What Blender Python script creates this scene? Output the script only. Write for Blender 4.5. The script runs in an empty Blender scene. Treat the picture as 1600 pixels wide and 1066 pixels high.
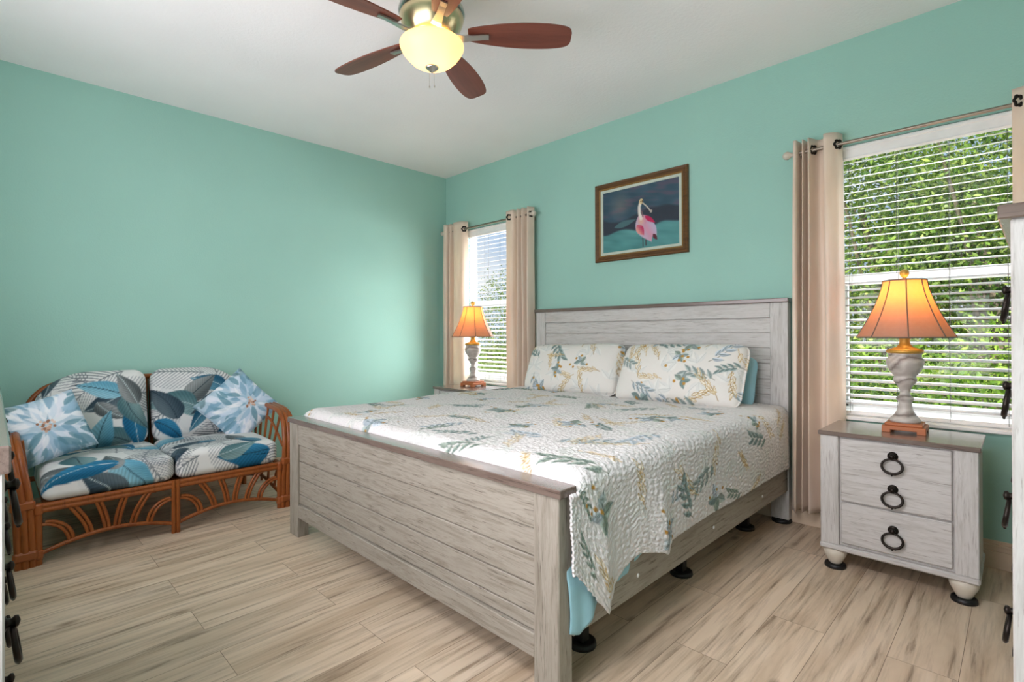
import bpy, bmesh, math, random
import numpy as np
from mathutils import Matrix, Vector, Euler
random.seed(7); RNG = np.random.default_rng(11)
SC = bpy.context.scene
COL = SC.collection
R = math.radians
PI = math.pi

def S(r, g, b):
    def f(c):
        c /= 255.0
        return c/12.92 if c <= 0.04045 else ((c+0.055)/1.055)**2.4
    return (f(r), f(g), f(b), 1.0)

# ------------------------------------------------------------------ camera
cam_d = bpy.data.cameras.new('camera'); cam = bpy.data.objects.new('camera', cam_d); COL.objects.link(cam)
yaw, pit, rol = R(44.66213), R(0.14911), R(-0.23018)
fw = Vector((-math.sin(yaw)*math.cos(pit), math.cos(yaw)*math.cos(pit), math.sin(pit)))
rt = Vector((math.cos(yaw), math.sin(yaw), 0)); up = rt.cross(fw)
rt2 = rt*math.cos(rol)+up*math.sin(rol); up2 = rt2.cross(fw)
cam.matrix_world = Matrix(((rt2.x, up2.x, -fw.x, 4.44383), (rt2.y, up2.y, -fw.y, -3.48338), (rt2.z, up2.z, -fw.z, 1.16294), (0, 0, 0, 1)))
cam_d.sensor_fit = 'HORIZONTAL'; cam_d.sensor_width = 36.0
cam_d.lens = 36.0*804.958/1600.0
cam_d.shift_y = -13.109/1600.0
cam_d.clip_start = 0.03; cam_d.clip_end = 200
SC.camera = cam

# ------------------------------------------------------------------ world, sun, area lights, exposure
W = bpy.data.worlds.new('sky'); SC.world = W; W.use_nodes = True
nt = W.node_tree; nt.nodes.clear()
out = nt.nodes.new('ShaderNodeOutputWorld'); bg = nt.nodes.new('ShaderNodeBackground')
tc = nt.nodes.new('ShaderNodeTexCoord'); sep = nt.nodes.new('ShaderNodeSeparateXYZ')
nt.links.new(tc.outputs['Generated'], sep.inputs[0])
rmp = nt.nodes.new('ShaderNodeValToRGB'); nt.links.new(sep.outputs['Z'], rmp.inputs[0])
rmp.color_ramp.elements[0].position = 0.0; rmp.color_ramp.elements[0].color = S(205, 222, 242)
rmp.color_ramp.elements[1].position = 0.6; rmp.color_ramp.elements[1].color = S(120, 165, 225)
nz = nt.nodes.new('ShaderNodeTexNoise'); nz.inputs['Scale'].default_value = 5; nz.inputs['Detail'].default_value = 5
nt.links.new(tc.outputs['Generated'], nz.inputs['Vector'])
cr = nt.nodes.new('ShaderNodeValToRGB'); cr.color_ramp.elements[0].position = .5; cr.color_ramp.elements[1].position = .68
nt.links.new(nz.outputs[0], cr.inputs[0])
mx = nt.nodes.new('ShaderNodeMixRGB'); mx.inputs[2].default_value = S(248, 250, 255)
nt.links.new(cr.outputs[0], mx.inputs[0]); nt.links.new(rmp.outputs[0], mx.inputs[1])
nt.links.new(mx.outputs[0], bg.inputs[0]); bg.inputs[1].default_value = 0.85
nt.links.new(bg.outputs[0], out.inputs[0])

def light(name, kind, loc, energy, color=(1, 1, 1), target=None, **kw):
    d = bpy.data.lights.new(name, kind); o = bpy.data.objects.new(name, d); COL.objects.link(o)
    o.location = loc; d.energy = energy; d.color = color
    for k, v in kw.items(): setattr(d, k, v)
    if target is not None:
        o.rotation_euler = (Vector(target)-Vector(loc)).to_track_quat('-Z', 'Y').to_euler()
    return o
light('sun', 'SUN', (0, -20, 20), 7.0, (1, .95, .86), target=(3, 0, 0), angle=R(1.0))
# daylight from the sky above each window (the lamps stand outside, above the line of the window heads)
for wx in (0.72, 4.07):
    light('window_daylight', 'AREA', (wx, .75, 3.0), 60 if wx < 2 else 200, (.97, .99, 1.0), target=(wx, -.9, .2), shape='RECTANGLE', size=1.3, size_y=.8)
# added lamps hidden outside beside the windows, boosting the daylight through them
light('window_side_fill', 'AREA', (1.35, .85, 1.25), 250, (1.0, .97, 1.0), target=(.55, 0, 1.6), shape='RECTANGLE', size=1.4, size_y=1.7)
light('window_side_fill', 'AREA', (5.40, .80, 1.25), 60, (1.0, .97, 1.0), target=(3.9, 0, 1.5), shape='RECTANGLE', size=1.1, size_y=1.7)
# added fill lamps just inside the solid near wall, behind the camera
light('near_wall_fill', 'AREA', (2.75, -3.90, 1.50), 104, (.99, .93, 1.0), target=(2.9, 0, 2.5), shape='RECTANGLE', size=2.9, size_y=1.7)
light('near_wall_fill', 'AREA', (3.65, -3.75, 2.60), 8, (.99, .94, 1.0), target=(3.6, -1.3, 0), shape='RECTANGLE', size=1.2, size_y=.6, spread=R(75))
SC.view_settings.view_transform = 'Standard'; SC.view_settings.look = 'None'
SC.view_settings.gamma = 1.0; SC.view_settings.use_curve_mapping = False
SC.view_settings.exposure = 0.22

# ------------------------------------------------------------------ materials
def mat(name):
    m = bpy.data.materials.new(name); m.use_nodes = True
    b = m.node_tree.nodes['Principled BSDF']
    return m, m.node_tree, b
def N(t, kind, **kw):
    n = t.nodes.new(kind)
    for k, v in kw.items():
        if k in n.inputs: n.inputs[k].default_value = v
        else: setattr(n, k, v)
    return n
def ramp(t, fac, stops):
    n = t.nodes.new('ShaderNodeValToRGB'); e = n.color_ramp.elements
    while len(e) < len(stops): e.new(.5)
    for i, (p, c) in enumerate(stops): e[i].position = p; e[i].color = c
    t.links.new(fac, n.inputs[0]); return n.outputs[0]
def bump(t, b, height, strength, dist=.002):
    n = N(t, 'ShaderNodeBump', Strength=strength, Distance=dist)
    t.links.new(height, n.inputs['Height']); t.links.new(n.outputs[0], b.inputs['Normal'])
def plain(name, col, rough=.5, metal=0.0, **kw):
    m, t, b = mat(name)
    tc = N(t, 'ShaderNodeTexCoord'); nz = N(t, 'ShaderNodeTexNoise', Scale=9.0, Detail=3.0)
    t.links.new(tc.outputs['Object'], nz.inputs['Vector'])
    c1 = tuple(min(1, x*1.06) for x in col[:3])+(1,); c0 = tuple(x*.93 for x in col[:3])+(1,)
    t.links.new(ramp(t, nz.outputs[0], [(.3, c0), (.7, c1)]), b.inputs['Base Color'])
    b.inputs['Roughness'].default_value = rough; b.inputs['Metallic'].default_value = metal
    for k, v in kw.items(): b.inputs[k].default_value = v
    return m
def orange_peel(name, col, scale, strength, rough=.85):
    m, t, b = mat(name)
    tc = N(t, 'ShaderNodeTexCoord')
    nz = N(t, 'ShaderNodeTexNoise', Scale=scale, Detail=3.0, Roughness=.55)
    t.links.new(tc.outputs['Object'], nz.inputs['Vector'])
    n2 = N(t, 'ShaderNodeTexNoise', Scale=1.3, Detail=2.0); t.links.new(tc.outputs['Object'], n2.inputs['Vector'])
    c0 = tuple(x*.97 for x in col[:3])+(1,); c1 = tuple(min(1, x*1.03) for x in col[:3])+(1,)
    t.links.new(ramp(t, n2.outputs[0], [(.3, c0), (.7, c1)]), b.inputs['Base Color'])
    b.inputs['Roughness'].default_value = rough; b.inputs['Specular IOR Level'].default_value = .25
    bump(t, b, nz.outputs[0], strength, .004)
    return m
def wood(name, axis, light_c, mid_c, dark_c, streak=.5, rough=.55, fine=1.0):
    """distressed, painted timber with the grain along one axis"""
    m, t, b = mat(name)
    tc = N(t, 'ShaderNodeTexCoord'); oi = N(t, 'ShaderNodeObjectInfo')
    add = N(t, 'ShaderNodeVectorMath', operation='ADD'); t.links.new(tc.outputs['Object'], add.inputs[0])
    sc = [120.0*fine]*3; sc['xyz'.index(axis)] = 7.0*fine
    mp = N(t, 'ShaderNodeMapping'); mp.inputs['Scale'].default_value = sc; t.links.new(add.outputs[0], mp.inputs[0])
    sc2 = [34.0*fine]*3; sc2['xyz'.index(axis)] = 3.2*fine
    mp2 = N(t, 'ShaderNodeMapping'); mp2.inputs['Scale'].default_value = sc2; t.links.new(add.outputs[0], mp2.inputs[0])
    n1 = N(t, 'ShaderNodeTexNoise', Scale=1.0, Detail=6.0, Roughness=.65, Distortion=.35); t.links.new(mp.outputs[0], n1.inputs['Vector'])
    n2 = N(t, 'ShaderNodeTexNoise', Scale=1.0, Detail=4.0, Roughness=.65, Distortion=.7); t.links.new(mp2.outputs[0], n2.inputs['Vector'])
    a = ramp(t, n2.outputs[0], [(.30, mid_c), (.55, light_c), (.75, mid_c)])
    f = ramp(t, n1.outputs[0], [(.30, (1, 1, 1, 1)), (.43, (0, 0, 0, 1)), (.62, (0, 0, 0, 1)), (.80, (.5, .5, .5, 1))])
    ml = N(t, 'ShaderNodeMath', operation='MULTIPLY'); t.links.new(f, ml.inputs[0]); ml.inputs[1].default_value = streak
    mx = N(t, 'ShaderNodeMixRGB'); t.links.new(ml.outputs[0], mx.inputs[0]); t.links.new(a, mx.inputs[1]); mx.inputs[2].default_value = dark_c
    t.links.new(mx.outputs[0], b.inputs['Base Color']); b.inputs['Roughness'].default_value = rough
    b.inputs['Specular IOR Level'].default_value = .35
    bump(t, b, n1.outputs[0], .25, .002)
    return m
def painted(name, rough=.8, bscale=0, bstr=.3, quilt=False, sheen=0):
    m, t, b = mat(name)
    at = N(t, 'ShaderNodeAttribute', attribute_name='Col')
    t.links.new(at.outputs['Color'], b.inputs['Base Color']); b.inputs['Roughness'].default_value = rough
    b.inputs['Specular IOR Level'].default_value = .2
    if quilt:
        uv = N(t, 'ShaderNodeUVMap', uv_map='UVMap')
        dn = N(t, 'ShaderNodeTexNoise', Scale=6.0, Detail=2.0); t.links.new(uv.outputs[0], dn.inputs['Vector'])
        ad = N(t, 'ShaderNodeVectorMath', operation='MULTIPLY_ADD'); t.links.new(dn.outputs['Color'], ad.inputs[0])
        ad.inputs[1].default_value = (.03, .03, .03); t.links.new(uv.outputs[0], ad.inputs[2])
        vo = N(t, 'ShaderNodeTexVoronoi', Scale=bscale, feature='SMOOTH_F1'); t.links.new(ad.outputs[0], vo.inputs['Vector'])
        nz = N(t, 'ShaderNodeTexNoise', Scale=bscale*1.4, Detail=2.0); t.links.new(ad.outputs[0], nz.inputs['Vector'])
        mm = N(t, 'ShaderNodeMath', operation='SUBTRACT'); t.links.new(nz.outputs[0], mm.inputs[0]); t.links.new(vo.outputs['Distance'], mm.inputs[1])
        bump(t, b, mm.outputs[0], bstr, .02)
    elif bscale:
        tc = N(t, 'ShaderNodeTexCoord'); nz = N(t, 'ShaderNodeTexNoise', Scale=bscale, Detail=3.0)
        t.links.new(tc.outputs['Object'], nz.inputs['Vector']); bump(t, b, nz.outputs[0], bstr, .01)
    return m

M = {}
M['wall'] = orange_peel('wall_paint', S(156, 199, 186), 95, .25)
M['ceil'] = orange_peel('ceiling_paint', S(238, 237, 236), 60, .45)
M['trim'] = plain('trim_paint', S(214, 194, 170), .45)
M['cord'] = plain('grey_cord', S(96, 96, 92), .8)
M['white'] = plain('white_vinyl', S(240, 240, 238), .4)
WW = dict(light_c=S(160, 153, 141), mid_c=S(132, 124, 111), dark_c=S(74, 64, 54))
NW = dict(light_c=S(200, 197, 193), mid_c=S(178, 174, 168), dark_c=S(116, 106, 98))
def glossy(m):
    b = m.node_tree.nodes['Principled BSDF']; b.inputs['Coat Weight'].default_value = .7; b.inputs['Coat Roughness'].default_value = .22; return m
for ax in 'xyz':
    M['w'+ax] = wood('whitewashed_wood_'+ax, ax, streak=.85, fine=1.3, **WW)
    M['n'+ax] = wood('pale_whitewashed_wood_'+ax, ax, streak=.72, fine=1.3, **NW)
    M['cap'+ax] = wood('brown_grey_wood_'+ax, ax, S(118, 102, 93), S(96, 80, 72), S(58, 47, 42), .7, .24); glossy(M['cap'+ax])
M['dark_gap'] = plain('shadow_gap', S(70, 62, 56), .8)
M['iron'] = plain('dark_bronze', S(44, 38, 34), .38, .8)
M['black'] = plain('black_rubber', S(18, 18, 18), .5)
M['nickel'] = plain('brushed_nickel', S(190, 188, 182), .28, 1.0)
M['brass'] = plain('satin_brass', S(206, 190, 150), .3, 1.0)
M['gold'] = plain('golden_finish', S(206, 160, 74), .4, .35)
M['footwood'] = plain('reddish_wood', S(178, 104, 62), .45)
M['rattan'] = wood('rattan', 'z', S(150, 84, 38), S(124, 62, 26), S(60, 28, 12), .55, .32, .6)
M['rattan_bind'] = plain('rattan_binding', S(150, 80, 34), .4)
M['blade'] = wood('walnut_blade', 'x', S(116, 66, 52), S(92, 50, 40), S(50, 26, 22), .6, .35, .35)
M['rod'] = plain('pewter_rod', S(150, 138, 124), .35, .8)
M['finial'] = plain('cream_finial', S(206, 196, 180), .4)
M['mattress'] = plain('mattress_ticking', S(225, 222, 214), .8)
M['blue_sheet'] = plain('blue_sheet', S(150, 196, 208), .75)
M['cream'] = plain('cream_foot', S(212, 204, 188), .5)

def mk_floor():
    m, t, b = mat('oak_planks')
    tc = N(t, 'ShaderNodeTexCoord'); sp = N(t, 'ShaderNodeSeparateXYZ'); t.links.new(tc.outputs['Object'], sp.inputs[0])
    cb = N(t, 'ShaderNodeCombineXYZ'); t.links.new(sp.outputs['Y'], cb.inputs['X']); t.links.new(sp.outputs['X'], cb.inputs['Y'])
    br = N(t, 'ShaderNodeTexBrick', offset=.37, offset_frequency=2, squash=1.0)
    br.inputs['Scale'].default_value = 1; br.inputs['Mortar Size'].default_value = .0011; br.inputs['Mortar Smooth'].default_value = .4
    br.inputs['Brick Width'].default_value = 1.22; br.inputs['Row Height'].default_value = .195; br.inputs['Bias'].default_value = 0
    br.inputs['Color1'].default_value = (0, 0, 0, 1); br.inputs['Color2'].default_value = (1, 1, 1, 1); br.inputs['Mortar'].default_value = (.5, .5, .5, 1)
    t.links.new(cb.outputs[0], br.inputs['Vector'])
    off = N(t, 'ShaderNodeVectorMath', operation='MULTIPLY_ADD'); t.links.new(br.outputs['Color'], off.inputs[0])
    off.inputs[1].default_value = (7.3, 3.1, 0); t.links.new(cb.outputs[0], off.inputs[2])
    mp = N(t, 'ShaderNodeMapping'); mp.inputs['Scale'].default_value = (2.0, 34, 1); t.links.new(off.outputs[0], mp.inputs[0])
    n1 = N(t, 'ShaderNodeTexNoise', Scale=1.0, Detail=7.0, Roughness=.64, Distortion=.3); t.links.new(mp.outputs[0], n1.inputs['Vector'])
    mp2 = N(t, 'ShaderNodeMapping'); mp2.inputs['Scale'].default_value = (1.0, 7.5, 1); t.links.new(off.outputs[0], mp2.inputs[0])
    n2 = N(t, 'ShaderNodeTexNoise', Scale=1.0, Detail=4.0, Roughness=.62, Distortion=.6); t.links.new(mp2.outputs[0], n2.inputs['Vector'])
    base = ramp(t, n2.outputs[0], [(.28, S(184, 161, 135)), (.5, S(214, 194, 169)), (.72, S(224, 206, 184))])
    f = ramp(t, n1.outputs[0], [(.32, (1, 1, 1, 1)), (.43, (.32, .32, .32, 1)), (.54, (0, 0, 0, 1))])
    k1 = N(t, 'ShaderNodeMath', operation='MULTIPLY'); t.links.new(f, k1.inputs[0]); k1.inputs[1].default_value = .78
    mx = N(t, 'ShaderNodeMixRGB'); t.links.new(k1.outputs[0], mx.inputs[0]); t.links.new(base, mx.inputs[1]); mx.inputs[2].default_value = S(112, 92, 72)
    # knots
    mp3 = N(t, 'ShaderNodeMapping'); mp3.inputs['Scale'].default_value = (2.6, 5.2, 1); t.links.new(off.outputs[0], mp3.inputs[0])
    vo = N(t, 'ShaderNodeTexVoronoi', Scale=1.0); t.links.new(mp3.outputs[0], vo.inputs['Vector'])
    kn = ramp(t, vo.outputs['Distance'], [(.02, (.75, .75, .75, 1)), (.13, (0, 0, 0, 1))])
    mk = N(t, 'ShaderNodeMixRGB'); t.links.new(kn, mk.inputs[0]); t.links.new(mx.outputs[0], mk.inputs[1]); mk.inputs[2].default_value = S(120, 98, 76)
    # plank tone and seams
    tone = ramp(t, br.outputs['Color'], [(0, (.90, .89, .88, 1)), (1, (1.04, 1.03, 1.02, 1))])
    mt = N(t, 'ShaderNodeMixRGB', blend_type='MULTIPLY'); mt.inputs[0].default_value = 1; t.links.new(mk.outputs[0], mt.inputs[1]); t.links.new(tone, mt.inputs[2])
    ms = N(t, 'ShaderNodeMixRGB'); t.links.new(br.outputs['Fac'], ms.inputs[0]); t.links.new(mt.outputs[0], ms.inputs[1]); ms.inputs[2].default_value = S(112, 94, 78)
    t.links.new(ms.outputs[0], b.inputs['Base Color']); b.inputs['Roughness'].default_value = .42
    b.inputs['Specular IOR Level'].default_value = .4
    bump(t, b, n1.outputs[0], .08, .002)
    return m
M['floor'] = mk_floor()

def mk_curtain():
    m, t, b = mat('satin_curtain')
    tc = N(t, 'ShaderNodeTexCoord'); mp = N(t, 'ShaderNodeMapping'); mp.inputs['Scale'].default_value = (9, 9, 2.5)
    t.links.new(tc.outputs['Object'], mp.inputs[0])
    nz = N(t, 'ShaderNodeTexNoise', Scale=1.5, Detail=3.0); t.links.new(mp.outputs[0], nz.inputs['Vector'])
    t.links.new(ramp(t, nz.outputs[0], [(.3, S(232, 212, 192)), (.7, S(242, 224, 206))]), b.inputs['Base Color'])
    b.inputs['Roughness'].default_value = .42; b.inputs['Sheen Weight'].default_value = .25
    bump(t, b, nz.outputs[0], .25, .01)
    tr = N(t, 'ShaderNodeBsdfTranslucent'); tr.inputs[0].default_value = S(240, 222, 196)
    ms = N(t, 'ShaderNodeMixShader'); ms.inputs[0].default_value = .22
    o = t.nodes['Material Output']
    t.links.new(b.outputs[0], ms.inputs[1]); t.links.new(tr.outputs[0], ms.inputs[2]); t.links.new(ms.outputs[0], o.inputs[0])
    return m
M['curtain'] = mk_curtain()
def mk_shade(name, col, trans, fac):
    m, t, b = mat(name)
    tc = N(t, 'ShaderNodeTexCoord'); nz = N(t, 'ShaderNodeTexNoise', Scale=60.0, Detail=2.0); t.links.new(tc.outputs['Object'], nz.inputs['Vector'])
    t.links.new(ramp(t, nz.outputs[0], [(.3, tuple(x*.9 for x in col[:3])+(1,)), (.7, col)]), b.inputs['Base Color'])
    b.inputs['Roughness'].default_value = .7
    tr = N(t, 'ShaderNodeBsdfTranslucent'); tr.inputs[0].default_value = trans
    ms = N(t, 'ShaderNodeMixShader'); ms.inputs[0].default_value = fac
    o = t.nodes['Material Output']
    t.links.new(b.outputs[0], ms.inputs[1]); t.links.new(tr.outputs[0], ms.inputs[2]); t.links.new(ms.outputs[0], o.inputs[0])
    return m
M['shade'] = mk_shade('lamp_shade_fabric', S(156, 144, 134), S(248, 152, 60), .33)
M['shade_trim'] = plain('shade_trim', S(112, 96, 84), .7)
M['slat'] = mk_shade('blind_slat', S(232, 232, 232), S(225, 230, 235), .08)
def mk_marble():
    m, t, b = mat('banded_stone')
    tc = N(t, 'ShaderNodeTexCoord'); mp = N(t, 'ShaderNodeMapping'); mp.inputs['Rotation'].default_value = (.5, .35, 0); t.links.new(tc.outputs['Object'], mp.inputs[0])
    wv = N(t, 'ShaderNodeTexWave', bands_direction='Z', Scale=5.0, Distortion=7.0, Detail=4.0); wv.inputs['Detail Scale'].default_value = 1.2
    t.links.new(mp.outputs[0], wv.inputs['Vector'])
    t.links.new(ramp(t, wv.outputs[0], [(.0, S(132, 120, 114)), (.06, S(168, 158, 150)), (.3, S(190, 182, 174)), (.7, S(202, 194, 186)), (1, S(186, 176, 168))]), b.inputs['Base Color'])
    b.inputs['Roughness'].default_value = .4
    return m
M['stone'] = mk_marble()
def emis(name, col, strength):
    m, t, b = mat(name)
    b.inputs['Base Color'].default_value = col; b.inputs['Emission Color'].default_value = col; b.inputs['Emission Strength'].default_value = strength
    return m
M['bulb'] = emis('lit_bulb', S(255, 214, 150), 14)
M['fan_bulb'] = emis('fan_bulb_lit', S(255, 226, 170), 12)
def mk_bowl():
    m, t, b = mat('frosted_bowl_glass')
    b.inputs['Base Color'].default_value = S(250, 226, 180); b.inputs['Roughness'].default_value = .35
    tr = N(t, 'ShaderNodeBsdfTranslucent'); tr.inputs[0].default_value = S(244, 208, 156)
    em = N(t, 'ShaderNodeEmission'); em.inputs[0].default_value = S(255, 214, 160); em.inputs[1].default_value = .24
    ms = N(t, 'ShaderNodeMixShader'); ms.inputs[0].default_value = .55
    ad = N(t, 'ShaderNodeAddShader')
    o = t.nodes['Material Output']
    t.links.new(b.outputs[0], ms.inputs[1]); t.links.new(tr.outputs[0], ms.inputs[2])
    t.links.new(ms.outputs[0], ad.inputs[0]); t.links.new(em.outputs[0], ad.inputs[1]); t.links.new(ad.outputs[0], o.inputs[0])
    return m
M['bowl'] = mk_bowl()
def mk_glass():
    m, t, b = mat('window_glass')
    gl = N(t, 'ShaderNodeBsdfGlossy'); gl.inputs['Roughness'].default_value = .02
    tr = N(t, 'ShaderNodeBsdfTransparent'); tr.inputs[0].default_value = (.96, .97, .96, 1)
    ms = N(t, 'ShaderNodeMixShader'); ms.inputs[0].default_value = .012
    o = t.nodes['Material Output']
    t.links.new(tr.outputs[0], ms.inputs[1]); t.links.new(gl.outputs[0], ms.inputs[2]); t.links.new(ms.outputs[0], o.inputs[0])
    return m
M['glass'] = mk_glass()
def mk_leaf():
    m, t, b = mat('tree_leaves')
    at = N(t, 'ShaderNodeAttribute', attribute_name='Col')
    t.links.new(at.outputs['Color'], b.inputs['Base Color']); b.inputs['Roughness'].default_value = .45
    tr = N(t, 'ShaderNodeBsdfTranslucent'); t.links.new(at.outputs['Color'], tr.inputs[0])
    ms = N(t, 'ShaderNodeMixShader'); ms.inputs[0].default_value = .35
    o = t.nodes['Material Output']
    t.links.new(b.outputs[0], ms.inputs[1]); t.links.new(tr.outputs[0], ms.inputs[2]); t.links.new(ms.outputs[0], o.inputs[0])
    return m
M['leaf'] = mk_leaf()
M['bark'] = wood('bark', 'z', S(124, 108, 92), S(96, 82, 68), S(48, 40, 32), .7, .9)
def mk_lawn():
    m, t, b = mat('lawn')
    tc = N(t, 'ShaderNodeTexCoord'); nz = N(t, 'ShaderNodeTexNoise', Scale=3.0, Detail=8.0, Roughness=.7); t.links.new(tc.outputs['Object'], nz.inputs['Vector'])
    t.links.new(ramp(t, nz.outputs[0], [(.3, S(70, 92, 40)), (.5, S(112, 136, 62)), (.7, S(176, 178, 110))]), b.inputs['Base Color'])
    b.inputs['Roughness'].default_value = .9
    return m
M['lawn'] = mk_lawn()
M['quilt'] = painted('quilted_floral_cotton', .85, 58, .4, quilt=True)
M['sham'] = painted('floral_sham_cotton', .85, 24, .25)
M['tropic'] = painted('tropical_print_fabric', .8, 14, .2)
M['petal'] = painted('flower_print_fabric', .8, 18, .2)
M['canvas'] = painted('oil_paint', .5, 120, .2)
M['frame'] = wood('carved_gilt_wood', 'x', S(106, 74, 42), S(80, 54, 30), S(36, 24, 16), .6, .4, 2.0)
M['gilt'] = plain('gilt_lip', S(158, 122, 70), .4, .4)
M['linen'] = plain('pale_liner', S(190, 200, 186), .7)

# ------------------------------------------------------------------ mesh helpers
class MB:
    def __init__(s): s.v = []; s.f = []; s.sm = []
    def add(s, v, f, smooth=False, mx=None):
        o = len(s.v)
        if mx is not None: v = [tuple(mx @ Vector(p)) for p in v]
        s.v += [tuple(p) for p in v]; s.f += [tuple(i+o for i in q) for q in f]; s.sm += [smooth]*len(f)
        return s
    def box(s, x0, x1, y0, y1, z0, z1, b=.0025, mx=None):
        b = min(b, (x1-x0)*.4, (y1-y0)*.4, (z1-z0)*.4)
        lo = (x0, y0, z0); hi = (x1, y1, z1); V = []; idx = {}
        for sx in (0, 1):
            for sy in (0, 1):
                for sz in (0, 1):
                    c = [(lo, hi)[k][i] for i, k in enumerate((sx, sy, sz))]
                    d = [b if k == 0 else -b for k in (sx, sy, sz)]
                    for ax in range(3):   # vertex on the face whose normal is ax
                        p = [c[i] + (0 if i == ax else d[i]) for i in range(3)]
                        idx[(sx, sy, sz, ax)] = len(V); V.append(p)
        F = []
        def q(*k): F.append([idx[i] for i in k])
        for ax in range(3):
            for sd in (0, 1):
                a, c = [i for i in range(3) if i != ax]
                ks = []
                for (ka, kc) in ((0, 0), (1, 0), (1, 1), (0, 1)):
                    k = [0]*3; k[ax] = sd; k[a] = ka; k[c] = kc; ks.append(tuple(k)+(ax,))
                fl = (sd == 1) ^ (ax == 1)
                q(*(ks if fl else ks[::-1]))
        for ax in range(3):             # chamfer strips along ax
            a, c = [i for i in range(3) if i != ax]
            for ka in (0, 1):
                for kc in (0, 1):
                    k0 = [0]*3; k0[a] = ka; k0[c] = kc; k1 = list(k0); k1[ax] = 1
                    ks = [tuple(k0)+(a,), tuple(k1)+(a,), tuple(k1)+(c,), tuple(k0)+(c,)]
                    fl = (ka ^ kc) ^ (ax == 1)
                    q(*(ks if fl else ks[::-1]))
        for sx in (0, 1):
            for sy in (0, 1):
                for sz in (0, 1):
                    ks = [(sx, sy, sz, 0), (sx, sy, sz, 1), (sx, sy, sz, 2)]
                    q(*(ks if (sx+sy+sz) % 2 == 1 else ks[::-1]))
        return s.add(V, F, False, mx)
    def tube(s, path, r, n=10, closed=False, flat=1.0, caps=True):
        P = [Vector(p) for p in path]; m = len(P)
        rad = r if isinstance(r, (list, tuple)) else [r]*m
        T = []
        for i in range(m):
            a = P[(i-1) % m] if (closed or i > 0) else P[i]; b = P[(i+1) % m] if (closed or i < m-1) else P[i]
            T.append((b-a).normalized())
        u = T[0].orthogonal().normalized(); V = []
        for i in range(m):
            u = (u - T[i]*u.dot(T[i])).normalized(); w = T[i].cross(u)
            for k in range(n):
                a = 2*PI*k/n; V.append(P[i] + (u*math.cos(a)+w*math.sin(a)*flat)*rad[i])
        F = []
        for i in range(m if closed else m-1):
            for k in range(n):
                j = (i+1) % m; F.append((i*n+k, i*n+(k+1) % n, j*n+(k+1) % n, j*n+k))
        s.add(V, F, True)
        if caps and not closed:
            s.add(V[:n], [tuple(range(n))[::-1]]); s.add(V[-n:], [tuple(range(n))])
        return s
    def lathe(s, prof, c=(0, 0, 0), n=32, mx=None, smooth=True, closed_ends=True):
        V = []; F = []
        for (r, z) in prof:
            for k in range(n):
                a = 2*PI*k/n; V.append((r*math.cos(a), r*math.sin(a), z))
        for i in range(len(prof)-1):
            for k in range(n):
                F.append((i*n+k, i*n+(k+1) % n, (i+1)*n+(k+1) % n, (i+1)*n+k))
        if prof[0][1] > prof[-1][1]: F = [q[::-1] for q in F]
        if closed_ends:
            L = (len(prof)-1)*n
            a = tuple(range(n)); b = tuple(range(L, L+n))
            if prof[0][1] > prof[-1][1]: a, b = b, a
            if prof[0][0] > 1e-4: F.append(a[::-1] if prof[0][1] <= prof[-1][1] else a[::-1])
            if prof[-1][0] > 1e-4: F.append(b)
        mt = Matrix.Translation(c)
        if mx is not None: mt = mt @ mx
        return s.add(V, F, smooth, mt)
    def ball(s, c, r, n=16, sz=1.0):
        pr = [(max(r*math.sin(PI*i/n), 1e-5), -r*sz*math.cos(PI*i/n)) for i in range(n+1)]
        return s.lathe(pr, c, n*2, closed_ends=False)
    def build(s, name, m, parent=None, origin=None, label=None):
        if parent is not None: o = parent.location; 
        if parent is not None and parent.parent is not None: o = parent.parent.location
        if parent is None: o = Vector(origin) if origin is not None else Vector((0, 0, 0))
        me = bpy.data.meshes.new(name)
        me.from_pydata([(p[0]-o.x, p[1]-o.y, p[2]-o.z) for p in s.v], [], s.f)
        me.polygons.foreach_set('use_smooth', s.sm); me.materials.append(M[m] if isinstance(m, str) else m); me.update()
        ob = bpy.data.objects.new(name, me); COL.objects.link(ob)
        if parent is None: ob.location = o
        else: ob.parent = parent
        if label: ob['label'] = label
        return ob

def tag(o, label, cat, group=None):
    o['label'] = label; o['category'] = cat
    if group: o['group'] = group
    return o
def thing(name, loc, label, cat, group=None):
    o = bpy.data.objects.new(name, None); COL.objects.link(o); o.location = loc; o.empty_display_size = .1
    return tag(o, label, cat, group)
def struct(o): o['kind'] = 'structure'; return o
def copy_tree(o, loc=None, label=None, parent=None):
    c = o.copy(); COL.objects.link(c)
    if loc is not None: c.location = loc
    if label: c['label'] = label
    if parent is not None: c.parent = parent
    for ch in list(o.children): copy_tree(ch, parent=c)
    return c
def crom(pts, n=8):
    """smooth curve through points (n-dimensional)"""
    P = np.array(pts, float); Q = np.vstack([2*P[0]-P[1], P, 2*P[-1]-P[-2]]); o = []
    for i in range(1, len(Q)-2):
        for k in range(n):
            t = k/n; a, b, c, d = Q[i-1], Q[i], Q[i+1], Q[i+2]
            o.append(.5*(2*b+(c-a)*t+(2*a-5*b+4*c-d)*t*t+(3*b-a-3*c+d)*t**3))
    o.append(P[-1]); return np.array(o)

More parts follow.
